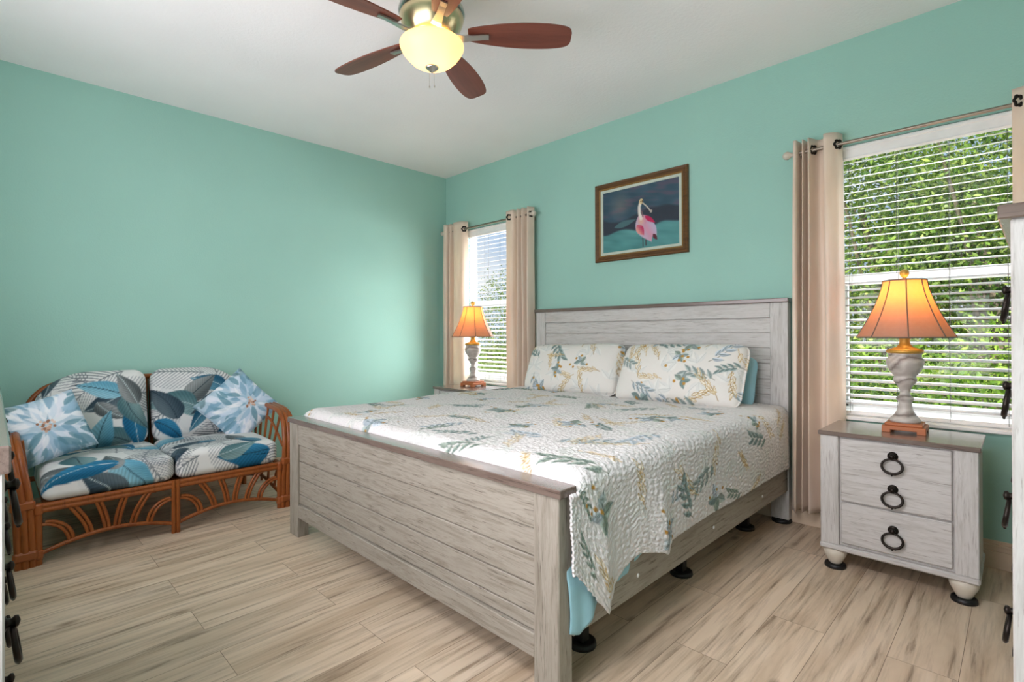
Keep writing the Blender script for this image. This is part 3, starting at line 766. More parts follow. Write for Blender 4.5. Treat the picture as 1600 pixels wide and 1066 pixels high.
# quilt
def quilt():
    TOP = .722; xl, xr = 1.448, 3.382; rr = .062
    sL, sR = -.40, .53                                    # longest drops
    na = 420; nb = 400
    wtop = xr-xl
    s = np.concatenate([np.linspace(sL, 0, 70)[:-1], np.linspace(0, wtop, 300)[:-1], wtop+np.linspace(0, sR, 105)])
    yh, yf = -.115, -2.11
    v = np.concatenate([np.linspace(0, yh-yf, 340)[:-1], (yh-yf)+np.linspace(0, .22, 34)])
    Sg, Vg = np.meshgrid(s, v, indexing='ij')
    y = yh-np.minimum(Vg, yh-yf)
    arc = rr*PI/2
    def drop(d):           # distance past an edge -> (out, down)
        d = np.maximum(d, 0); a = np.clip(d/rr, 0, PI/2)
        return rr*np.sin(a), rr*(1-np.cos(a))+np.maximum(d-arc, 0)
    # hem drop depends on the position along the bed: scale the arc of the right-hand drape
    yk = [-2.40, -2.200, -2.145, -2.055, -2.0, -1.93, -1.83, -1.70, -1.665, -1.62, -1.55, -1.3, 0]
    zk = [.415, .410, .345, .238, .30, .335, .365, .335, .318, .345, .350, .352, .352]
    oS = np.maximum(Vg-(yh-yf), 0)/.22*.108; ye = y-oS
    hem = np.interp(ye, yk, zk)
    dmax = (TOP-hem)-rr+arc
    dR = np.maximum(Sg-wtop, 0)/sR*dmax
    dL = np.maximum(-Sg, 0)/(-sL)*.36
    oR, zR = drop(dR); oL, zL = drop(dL); oF, zF = drop(Vg-(yh-yf))
    q = np.clip((dR-arc*.6)/.30, 0, 1)
    # hanging folds at the foot corner
    fk = [-2.4, -2.17, -2.12, -2.06, -1.98, -1.88, -1.76, -1.68, -1.60, -1.45, -1.2, -.8, -.4, 0]
    ff = [.012, .016, .024, .034, .006, .004, .022, .044, .018, .012, .006, .010, .004, .006]
    fold = np.interp(ye, fk, ff)*q
    X = np.where(Sg < 0, xl-oL, np.where(Sg > wtop, xr+oR+fold, xl+Sg))
    kS = np.clip(dR/.10, 0, 1)
    Y = y - np.where(Sg > wtop, oF*(1-kS)+oS*kS, oF)
    Z = TOP - np.maximum(zR, zL) - zF*np.clip(1-np.maximum(dR, dL)/.10, 0, 1)
    # soft undulation of the top and left corner hanging past the post
    und = .006*np.sin(X*5.1+1)*np.sin(Y*4.3)+.004*np.sin(X*11+Y*7)
    Z = Z + und*np.clip(1-np.maximum(dR, dL)/.05, 0, 1)
    lc = np.clip((-y-1.75)/.35, 0, 1)*np.clip(dL/.25, 0, 1); X = X-.055*lc; 
    # quilting relief: stitched wavy channels
    rel = .0028*np.abs(np.sin((Sg+.012*np.sin(Vg*38))*PI/.027))**.6*np.abs(np.sin((Vg+.012*np.sin(Sg*33))*PI/.036))**.5
    Z = Z+rel*np.where((Sg > 0) & (Sg < wtop), 1, .3); X = X+rel*np.where(Sg > wtop, 1.4, 0)
    P = floral(Sg, Vg, (218, 215, 213), 21, (sL, wtop+sR+.1, -.1, 2.4), .19, step=.235)
    pts = np.stack([X, Y, Z], -1).reshape(-1, 3)
    o = np_mesh('quilt', pts, grid_faces(len(s), len(v))[:, ::-1], 'quilt', None, (2.408, -1.17, .40), P.out(), np.stack([Sg.ravel(), Vg.ravel()], -1))
    md = o.modifiers.new('thickness', 'SOLIDIFY'); md.thickness = .008; md.offset = -1
    tag(o, 'cream quilted bedspread printed with grey-green leaves and gold sprigs', 'quilt')
quilt()
# blue sheet hanging below the quilt at the foot corner
def sheet():
    n, m = 60, 40; G = np.zeros((n, m, 3))
    for i in range(n):
        t = i/(n-1); yy = -1.72-.485*t
        zb = np.interp(yy, [-2.205, -2.160, -2.10, -2.02, -1.95, -1.86, -1.72], [.215, .198, .235, .305, .300, .315, .36])
        for j in range(m):
            q = j/(m-1); z = .60+(zb-.60)*q
            x = 3.396+ (.040+.007*math.sin(t*16+1.2)*q+.003*math.sin(t*41)*q)*min(1, q*1.6)
            G[i, j] = (x, yy+.006*math.sin(q*9), z)
    o = np_mesh('bed_sheet', G.reshape(-1, 3), grid_faces(n, m), 'blue_sheet', None, (3.42, -1.95, .25))
    md = o.modifiers.new('thickness', 'SOLIDIFY'); md.thickness = .003
    tag(o, 'pale blue bed sheet hanging below the quilt at the footboard corner', 'sheet')
sheet()

# pillows
def pillow_mesh(w, h, t, flange=.03, n=150, m=90, sq=3.0, rnd=.0):
    u = np.linspace(-1, 1, n); v = np.linspace(-1, 1, m); U, Vv = np.meshgrid(u, v, indexing='ij')
    wi = 1-flange/(w/2); hi = 1-flange/(h/2)
    pu = np.clip(1-np.abs(np.clip(U/wi, -1, 1))**sq, 0, 1); pv = np.clip(1-np.abs(np.clip(Vv/hi, -1, 1))**sq, 0, 1)
    T = t/2*(pu*pv)**.42 + .004
    # sides pull in a little between the corners
    cr = 1-rnd*(np.abs(U)**5*np.abs(Vv)**5)
    X = U*w/2*(1-.035*(1-Vv**2))*cr; Y = Vv*h/2*(1-.06*(1-U**2))*cr
    A = np.stack([X, Y, T], -1).reshape(-1, 3); B = np.stack([X, Y, -T], -1).reshape(-1, 3)
    F = grid_faces(n, m); F2 = F[:, ::-1]+len(A)
    idx = np.arange(n*m).reshape(n, m)
    loop = np.concatenate([idx[:, 0], idx[-1, 1:], idx[-2::-1, -1], idx[0, -2:0:-1]])
    nx = np.roll(loop, -1); side = np.stack([loop, loop+len(A), nx+len(A), nx], -1)
    return np.vstack([A, B]), np.vstack([F, F2, side]), np.concatenate([X.ravel(), X.ravel()]), np.concatenate([Y.ravel(), Y.ravel()])
def place(name, V, F, m, loc, rot, colors, label, cat, group=None):
    o = np_mesh(name, V, F, m, None, (0, 0, 0), colors); o.location = loc; o.rotation_euler = rot
    return tag(o, label, cat, group)
def sham(x, y, z, w, h, t, tilt, rz, roll, seed, label):
    V, F, U, Vv = pillow_mesh(w, h, t, .012, 190, 110, 2.4, .12)
    V = V.copy(); V[:, 2] += .012*np.sin(U*7+seed)*np.cos(Vv*6)*(np.abs(V[:, 2]) > .012)
    p = floral(U, Vv, (216, 213, 206), seed, (-w/2, w/2+.05, -h/2, h/2+.05), .16, step=.135)
    e = np.nonzero((np.abs(U) > w/2-.035) | (np.abs(Vv) > h/2-.035))[0]
    rot = Euler((R(tilt), 0, 0)).to_matrix(); q = (Matrix.Rotation(R(rz), 3, 'Z') @ rot @ Matrix.Rotation(R(roll), 3, 'Z')).to_euler()
    place('pillow', V, F, 'sham', (x, y, z), q, p.out(), label, 'pillow', 'floral pillows on the bed')
sham(1.995, -.345, .893, .86, .44, .22, 64, 5, 1.5, 5, 'floral pillow on the left side of the bed, nearer the far lamp')
sham(2.855, -.345, .897, .90, .455, .23, 62, -2, 1, 9, 'larger-looking floral pillow on the right side of the bed')
V, F, U, Vv = pillow_mesh(.80, .36, .15, .006, 120, 70, 2.5, .14)
place('pillow', V, F, 'blue_sheet', (2.900, -.185, .858), Euler((R(74), 0, R(-1))), None, 'plain pale blue pillow tucked behind the right floral pillow', 'pillow')

# ------------------------------------------------------------------ ring pulls, nightstands, chest, dresser
def ring_pull(parent, c, axis, s=1.0):
    """drop ring with a round rosette; axis is the outward direction"""
    b = MB(); n = Vector(axis); side = Vector((0, 0, 1)).cross(n); c = Vector(c)
    mx = n.to_track_quat('Z', 'Y').to_matrix().to_4x4()
    b.lathe([(.019*s, 0), (.019*s, .004*s), (.014*s, .007*s), (.008*s, .010*s), (.007*s, .016*s), (.011*s, .020*s), (.010*s, .025*s), (.001, .028*s)], c, 20, mx)
    pth = []
    for k in range(28):
        a = 2*PI*k/28; pth.append(c+n*(.017*s+.004*s*(1-math.sin(a)))+side*.036*s*math.cos(a)+Vector((0, 0, -.040*s+.030*s*math.sin(a))))
    b.tube(pth, [.0044*s+.0016*s*(0.5-0.5*math.sin(2*PI*k/28)) for k in range(28)], 8, closed=True)
    bt = c+n*.025*s+Vector((0, 0, -.071*s))
    b.ball(bt, .0058*s, 8); b.ball(bt+Vector((0, 0, -.007*s)), .0032*s, 8); b.ball(bt+side*.011*s, .0045*s, 8); b.ball(bt-side*.011*s, .0045*s, 8)
    return b.build('ring_pull', 'iron', parent, label='dark bronze ring pull')
def nightstand(x, y, label):
    w, d, h = .603, .402, .679
    t = thing('nightstand', (x, y, 0), label, 'nightstand', 'nightstands')
    X0, X1, Y0, Y1 = x-w/2+.008, x+w/2-.008, y-d+.010, y-.004
    b = MB(); b.box(x-w/2, x+w/2, y-d, y, h-.021, h, .003); b.build('top', 'capx', t, label='brown-edged wooden top')
    b = MB(); b.box(X0+.004, X1-.004, Y0+.02, Y1, .125, h-.021, .002); b.build('case', 'nz', t)
    for xa, xb in ((X0, X0+.078), (X1-.078, X1)):
        b = MB(); b.box(xa, xb, Y0, Y0+.03, .125, h-.021, .003); b.build('stile', 'nz', t)
    dx0, dx1 = X0+.086, X1-.086
    u = MB(); u.box(dx0, dx1, Y0+.003, Y0+.03, .346, h-.030, .004); u = u.build('drawer', 'nx', t)
    l = MB(); l.box(dx0, dx1, Y0+.003, Y0+.03, .140, .338, .004); l = l.build('drawer', 'nx', t)
    for z, pr in ((.594, u), (.443, u), (.255, l)): ring_pull(pr, (x, Y0+.003, z), (0, -1, 0), 1.08)
    b = MB(); b.box(X0-.004, X1+.004, Y0-.006, Y1, .098, .126, .007); b.build('base_moulding', 'nx', t)
    for fx in (X0+.052, X1-.052):
        for fy in (Y0+.048, Y1-.055):
            b = MB(); b.lathe([(.024, .020), (.028, .024), (.036, .042), (.047, .062), (.052, .078), (.051, .090), (.046, .098)], (fx, fy, 0), 24)
            b.build('foot', 'cream', t, label='cream turned bun foot')
    return t
ns = nightstand(4.022, -.185, 'whitewashed nightstand with three ring pulls under the near window')
ns2 = copy_tree(ns, (.858, -.20, 0), 'whitewashed nightstand in the far corner, mostly hidden behind the bed')
fx0, fx1, fy0, fy1 = 4.022-.3015+.008+.052, 4.022+.3015-.008-.052, -.185-.402+.010+.048, -.185-.004-.055
for (x, y, l) in ((fx0, fy0, 'black caster cup under the front left foot of the near nightstand'), (fx1, fy0, 'black caster cup under the front right foot of the near nightstand'),
                  (fx1, fy1, 'black caster cup under the rear right foot of the near nightstand')):
    cup(x, y, .045, l, 'nightstand caster cups')

def chest():
    x0, x1, y0, y1, h = 4.430, 4.820, -2.095, -1.135, 1.410
    t = thing('chest_of_drawers', ((x0+x1)/2, (y0+y1)/2, 0), 'tall whitewashed chest of drawers at the right edge of the photo', 'chest of drawers')

    b = MB(); b.box(x0-.018, x1, y0-.012, y1+.012, h-.028, h, .003); b.build('top', 'capx', t, label='grey-brown wooden top')
    b = MB(); b.box(x0+.02, x1, y0+.012, y1-.012, .12, h-.028, .002); b.build('case', 'nz', t)
    for ya, yb in ((y0, y0+.07), (y1-.07, y1)):
        b = MB(); b.box(x0, x0+.045, ya, yb, .12, h-.028, .003); b.build('stile', 'nz', t)
        b = MB(); b.box(x1-.05, x1, ya, ya+.03 if ya == y0 else yb, .12, h-.028, .003); b.build('stile', 'nz', t)
    for zc, hh in ((1.262, .20), (1.045, .22), (.795, .26), (.535, .25), (.285, .24)):
        d = MB(); d.box(x0+.004, x0+.03, y0+.076, y1-.076, zc-hh/2+.006, zc+hh/2-.006, .004); d = d.build('drawer', 'ny', t)
        for y in (-1.86, -1.37): ring_pull(d, (x0+.004, y, zc-.004), (-1, 0, 0), .95)
    b = MB(); b.box(x0-.006, x1, y0-.006, y1+.006, .092, .122, .007); b.build('base_moulding', 'ny', t)
    for fx in (x0+.05, x1-.05):
        for fy in (y0+.05, y1-.05):
            b = MB(); b.lathe([(.024, 0), (.028, .01), (.036, .035), (.047, .058), (.052, .074), (.051, .084), (.046, .092)], (fx, fy, 0), 20); b.build('foot', 'cream', t)
    t.rotation_euler = (0, 0, R(-1.2)); t.location.x += .010; t.location.y -= .004      # it stands a little askew to the wall
chest()
def dresser():
    x0, x1, y0, y1, h = 1.780, 3.278, -3.965, -3.4680, .987
    t = thing('dresser', ((x0+x1)/2, (y0+y1)/2, 0), 'low whitewashed dresser at the left edge of the photo beside the loveseat', 'dresser')
    b = MB(); b.box(x0-.012, x1+.012, y0, y1+.0078, h-.045, h, .003); b.build('top', 'capx', t, label='brown-edged glossy wooden top')
    b = MB(); b.box(x0+.01, x1-.01, y0, y1-.02, .12, h-.045, .002); b.build('case', 'nz', t)
    for xa, xb in ((x0, x0+.07), ((x0+x1)/2-.03, (x0+x1)/2+.03), (x1-.07, x1)):
        b = MB(); b.box(xa, xb, y1-.04, y1, .12, h-.045, .003); b.build('stile', 'nz', t)
    xm = (x0+x1)/2
    for z, hh in ((.80, .255), (.535, .255), (.265, .255)):
        for (xa, xb) in ((x0+.074, xm-.034), (xm+.034, x1-.074)):
            d = MB(); d.box(xa, xb, y1-.03, y1-.004, z-hh/2+.005, z+hh/2-.005, .004); d = d.build('drawer', 'nx', t)
            for xx in (xa+.15, xb-.15): ring_pull(d, (xx, y1-.004, z+.075), (0, 1, 0), 1.05)
    b = MB(); b.box(x0-.006, x1+.006, y0, y1+.004, .092, .122, .007); b.build('base_moulding', 'nx', t)
    for fx in (x0+.05, x1-.05):
        for fy in (y0+.05, y1-.05):
            b = MB(); b.lathe([(.024, 0), (.028, .01), (.036, .035), (.047, .058), (.052, .074), (.051, .084), (.046, .092)], (fx, fy, 0), 20); b.build('foot', 'cream', t)
dresser()

# ------------------------------------------------------------------ table lamps
def lamp(x, y, z, label, spin=0.):
    t = thing('table_lamp', (x, y, z), label, 'table lamp', 'bedside table lamps')
    b = MB(); mx = Matrix.Translation((x, y, 0)) @ Matrix.Rotation(spin, 4, 'Z')
    for sx in (-1, 1):
        for sy in (-1, 1): b.box(min(sx*.085, sx*.050), max(sx*.085, sx*.050), min(sy*.085, sy*.050), max(sy*.085, sy*.050), z, z+.016, .002, mx)
    b.box(-.085, .085, -.085, .085, z+.012, z+.032, .003, mx); b.box(-.073, .073, -.073, .073, z+.032, z+.046, .003, mx)
    b.build('base', 'footwood', t, label='reddish wooden square base with bracket feet')
    b = MB()
    b.lathe([(.060, .046), (.063, .054), (.060, .062), (.056, .066), (.046, .078), (.034, .100), (.028, .124), (.027, .140), (.031, .152), (.036, .158), (.036, .164),
             (.030, .170), (.022, .176), (.020, .190), (.023, .206), (.030, .222), (.043, .238), (.048, .248), (.047, .260), (.042, .268), (.046, .274), (.058, .290),
             (.070, .312), (.0765, .336), (.075, .352), (.067, .362), (.066, .374), (.071, .382)], (x, y, z), 40)
    b.build('body', 'stone', t, label='grey and white banded turned stone body')
    b = MB(); b.lathe([(.071, .382), (.076, .388), (.074, .398), (.058, .404), (.034, .412), (.022, .428), (.021, .446), (.027, .462), (.026, .470), (.012, .474), (.009, .50)], (x, y, z), 36)
    b.build('neck', 'gold', t, label='golden neck cup')
    # harp and socket
    b = MB(); b.lathe([(.015, .49), (.017, .50), (.017, .555), (.012, .56)], (x, y, z), 16)
    for s in (-1, 1): b.tube([(x+s*.012, y, z+.50), (x+s*.05, y, z+.56), (x+s*.055, y, z+.64), (x+s*.03, y, z+.725), (x, y, z+.745)], .0025, 6)
    b.build('harp', 'brass', t)
    b = MB(); b.ball((x, y, z+.605), .028, 10, 1.25); b.build('bulb', 'bulb', t)
    # shade: panelled bell
    zt, zb = .738, .460
    def rad(q): return .087+.110*(q**1.45)
    K = 8; per = 8; n = K*per; rows = 24
    V = []; Fq = []
    for i in range(rows+1):
        q = i/rows; rr = rad(q); zz = zt+(zb-zt)*q
        for k in range(n):
            a = 2*PI*k/n+.2; loc = ((k % per)/per-.5)*2*PI/K
            rk = rr*(math.cos(PI/K)/math.cos(loc))*.55+rr*.45
            V.append((x+rk*math.cos(a), y+rk*math.sin(a), z+zz))
    for i in range(rows):
        for k in range(n): Fq.append((i*n+k, (i+1)*n+k, (i+1)*n+(k+1) % n, i*n+(k+1) % n))
    b = MB(); b.add(V, Fq, True); so = b.build('shade', 'shade', t, label='taupe bell shade glowing orange')
    b = MB()
    for i in (0, rows): b.tube([V[i*n+k] for k in range(n)], .0038, 6, closed=True)
    for kk in range(K): b.tube([V[i*n+kk*per] for i in range(rows+1)], .0028, 6)
    # spider
    for kk in range(3):
        a = 2*PI*kk/3; b.tube([(x, y, z+.738), (x+.087*math.cos(a), y+.087*math.sin(a), z+.738)], .0018, 5)
    b.build('shade_trim', 'shade_trim', so, label='dark trim along the shade seams')
    b = MB(); b.lathe([(.006, .742), (.011, .746), (.008, .752), (.016, .760), (.020, .772), (.018, .784), (.008, .792), (.001, .794)], (x, y, z), 20)
    b.build('finial', 'gold', t, label='golden ball finial')
    L = light('lamp_bulb_light', 'POINT', (0, 0, .660), 3.7, (1.0, .60, .27), shadow_soft_size=.03); L.parent = t
    return t
lp = lamp(4.038, -.335, .679, 'lit stone table lamp with bell shade on the near nightstand', .04)
copy_tree(lp, (.80, -.315, .679), 'lit stone table lamp with bell shade on the far nightstand by the corner window')

# ------------------------------------------------------------------ picture
def picture():
    x0, x1, z0, z1 = 1.978, 2.774, 1.738, 2.362; fwd = .050
    t = thing('framed_painting', ((x0+x1)/2, 0, (z0+z1)/2), 'framed painting of a pink wading bird hanging above the headboard', 'picture')
    def moulding(name, m, prof, label=None):
        # profile: (inset, depth) swept round the rectangle
        b = MB(); V = []
        for (ins, dep) in prof:
            for (cx, cz) in ((x0+ins, z0+ins), (x1-ins, z0+ins), (x1-ins, z1-ins), (x0+ins, z1-ins)): V.append((cx, -dep, cz))
        F = []
        for i in range(len(prof)-1):
            for k in range(4): F.append((i*4+k, i*4+(k+1) % 4, (i+1)*4+(k+1) % 4, (i+1)*4+k))
        b.add(V, F); return b.build(name, m, t, label=label)
    moulding('frame', 'frame', [(0, .001), (0, .020), (.006, .026), (.016, .024), (.024, .030), (.034, .024), (.040, .020)], 'carved brown wooden frame')
    moulding('frame_lip', 'gilt', [(.040, .020), (.043, .022), (.049, .017), (.051, .012)])
    moulding('liner', 'linen', [(.051, .012), (.052, .014), (.071, .011), (.073, .007)])
    a0, a1, c0, c1 = x0+.072, x1-.072, z0+.072, z1-.072
    n, m = 300, 240; u = np.linspace(0, 1, n); v = np.linspace(0, 1, m); U, V = np.meshgrid(u, v, indexing='ij')   # v from the top
    As = (a1-a0)/(c1-c0)
    def fbm(X, Y, seed):
        rs = np.random.default_rng(seed); o = 0
        for k in range(26):
            fx, fy, ph = rs.normal()*9, rs.normal()*16, rs.random()*6.28; o = o+np.sin(X*fx+Y*fy+ph)*(1/(1+.05*(abs(fx)+abs(fy))))
        return o/6
    p = Paint(U*As, V, (60, 84, 98))
    n1 = fbm(U, V, 3).ravel(); n2 = fbm(U*2, V*3, 4).ravel()
    p.C += (n1*.05)[:, None]*np.array([.8, .8, 1.0]) + (n2*.035)[:, None]
    al = np.arange(len(p.U))
    p.mix(al, (104, 78, 96), np.clip(n2*1.0-.1, 0, .5)*(p.V < .5))
    p.dot(.24*As, .25, .24, (132, 124, 118), .55, .26, 1.0)
    # dark far bank, teal water
    bank = np.clip((p.V-(.44+.05*np.sin(p.U*5)+.04*n1-.08*np.clip(p.U-.5, 0, 1)))/.04, 0, 1); p.mix(al, (52, 56, 66), bank*.85)
    p.leaf(.16*As, .60, -.18, .42, .10, (78, 112, 116), None, None, alpha=.9, e=.02)
    water = np.clip((p.V-(.66+.03*np.sin(p.U*9+1)+.03*n1-.05*np.clip(p.U-.6, 0, 1)))/.03, 0, 1); p.mix(al, (82, 138, 138), water)
    p.C += ((n2*.05)*water)[:, None]*np.array([.7, 1, 1]); p.C += ((n1*.04)*water)[:, None]
    # bird
    p.line([(.548*As, .78), (.550*As, .97)], .014, (70, 44, 50)); p.line([(.585*As, .78), (.588*As, .96)], .014, (70, 44, 50))
    p.leaf(.50*As, .47, 1.12, .50, .30, (206, 138, 158), (190, 170, 190), None, e=.02, peak=.75)
    p.leaf(.60*As, .58, 1.05, .34, .17, (186, 172, 196), (206, 150, 172), None, e=.012)
    p.leaf(.575*As, .50, .62, .22, .07, (186, 40, 86), None, None, e=.01)
    p.leaf(.47*As, .62, .95, .22, .13, (190, 62, 100), (214, 150, 140), None, e=.015)
    p.dot(.525*As, .57, .075, (216, 168, 150), .8, .10, .7)
    p.leaf(.68*As, .80, .95, .12, .06, (96, 44, 56), None, None, e=.01)
    p.line([(.525*As, .53), (.505*As, .44), (.503*As, .34), (.522*As, .26)], .052, (224, 216, 206)); p.line([(.55*As, .50), (.535*As, .42)], .02, (120, 96, 100))
    p.dot(.528*As, .255, .042, (206, 186, 140), 1, .050, .3); p.dot(.525*As, .255, .012, (40, 26, 20)); p.line([(.545*As, .25), (.548*As, .30)], .018, (88, 60, 40))
    p.line([(.548*As, .285), (.60*As, .35), (.645*As, .43)], .020, (196, 186, 172)); p.dot(.655*As, .44, .026, (176, 166, 156), 1, .030, .4)
    P = np.stack([a0+U*(a1-a0), np.full(U.shape, -.0075), c1-V*(c1-c0)], -1).reshape(-1, 3)
    cnv = np_mesh('canvas', P, grid_faces(n, m)[:, ::-1], 'canvas', t, tuple(t.location), p.out(), smooth=False)
    cnv['label'] = 'pink spoon-billed bird painted in grey and teal water'
picture()

# ------------------------------------------------------------------ ceiling fan
def fan():
    x, y = 2.475, -2.020; zb = 2.578
    t = thing('ceiling_fan', (x, y, H), 'five-blade walnut and nickel ceiling fan with a lit glass bowl', 'ceiling fan')
    b = MB(); b.lathe([(.075, H), (.075, H-.012), (.062, H-.045), (.022, H-.058)], (x, y, 0), 32); b.build('canopy', 'nickel', t)
    b = MB(); b.tube([(x, y, H-.05), (x, y, 2.70)], .0125, 14); b.build('downrod', 'nickel', t)
    b = MB(); b.lathe([(.020, 2.735), (.045, 2.728), (.090, 2.716), (.132, 2.704), (.152, 2.690), (.156, 2.672), (.148, 2.662)], (x, y, 0), 48); b.build('motor_cover', 'nickel', t)
    b = MB(); b.lathe([(.146, 2.662), (.150, 2.654), (.146, 2.636), (.134, 2.606), (.116, 2.580), (.106, 2.566), (.100, 2.562)], (x, y, 0), 48); b.build('motor_housing', 'brass', t)
    b = MB(); b.lathe([(.128, 2.530), (.146, 2.530), (.1495, 2.524), (.149, 2.514), (.140, 2.494), (.122, 2.470), (.098, 2.446), (.070, 2.430), (.040, 2.423), (.018, 2.421)], (x, y, 0), 56, closed_ends=False)
    bw = b.build('light_bowl', 'bowl', t, label='frosted amber glass light bowl')
    b = MB(); b.lathe([(.005, 2.426), (.030, 2.424), (.032, 2.419), (.026, 2.412), (.016, 2.408), (.010, 2.400), (.004, 2.397)], (x, y, 0), 28); b.build('bowl_finial', 'nickel', t)
    for k in range(3):
        a = 0.35+2*PI*k/3; b = MB(); b.ball((x+.066*math.cos(a), y+.066*math.sin(a), 2.492), .022, 10, 1.3); b.build('bulb', 'fan_bulb', t)
    for (dx, dy, z1) in ((.010, .006, 2.335), (-.014, -.004, 2.338)):
        b = MB(); b.tube([(x+dx, y+dy, 2.41), (x+dx, y+dy, z1)], .0011, 5); b.ball((x+dx, y+dy, z1-.006), .0035, 6, 1.8); b.build('pull_chain', 'nickel', t)
    ph = 7.10525
    prof = [(.170, .034), (.20, .044), (.27, .058), (.36, .070), (.45, .0755), (.53, .0745), (.59, .069), (.63, .060), (.652, .046), (.660, .026)]
    base_me = []
    for k in range(5):
        mx = Matrix.Translation((x, y, zb)) @ Matrix.Rotation(ph+k*2*PI/5, 4, 'Z') @ Matrix.Rotation(R(-13), 4, 'X')
        pts = [(r, w) for r, w in prof]; up_ = crom(pts, 5); outl = [(p[0], p[1]) for p in up_]+[(p[0], -p[1]) for p in up_[::-1]]
        nn = len(outl)
        V = [(p[0], p[1], .003) for p in outl]+[(p[0], p[1], -.003) for p in outl]
        F = [tuple(range(nn))[::-1], tuple(range(nn, 2*nn))]+[(i, (i+1) % nn, nn+(i+1) % nn, nn+i) for i in range(nn)]
        # build the blade in its own frame so that the grain runs along it
        me = bpy.data.meshes.new('blade'); me.from_pydata(V, [], F); me.materials.append(M['blade']); me.update()
        bm = bmesh.new(); bm.from_mesh(me); bmesh.ops.recalc_face_normals(bm, faces=bm.faces); bm.to_mesh(me); bm.free()
        bo = bpy.data.objects.new('blade', me); COL.objects.link(bo); bo.parent = t; bo.matrix_local = Matrix.Translation(-Vector(t.location)) @ mx
        b = MB(); m2 = Matrix.Identity(4)
        pr = [(.105, .040, -.012), (.14, .034, -.018), (.19, .026, -.013), (.24, .024, -.0075), (.268, .024, -.0065)]
        V = []
        for (r, w, zz) in pr:
            for s in (-1, 1): V += [(r, s*w*.62, zz), (r, s*w*.62, zz-.007)]
        F = []
        for i in range(len(pr)-1):
            a = i*4; c = a+4
            F += [(a, a+2, c+2, c), (a+1, c+1, c+3, a+3), (a, c, c+1, a+1), (a+2, a+3, c+3, c+2)]
        F += [(0, 1, 3, 2), (16, 18, 19, 17)]
        b.add(V, F)
        me = bpy.data.meshes.new('blade_iron'); me.from_pydata(b.v, [], b.f); me.materials.append(M['nickel']); me.update()
        io = bpy.data.objects.new('blade_iron', me); COL.objects.link(io); io.parent = bo
    L = light('fan_light', 'POINT', (0, 0, 2.542-H), 1.5, (1.0, .74, .46), shadow_soft_size=.05); L.parent = t
fan()

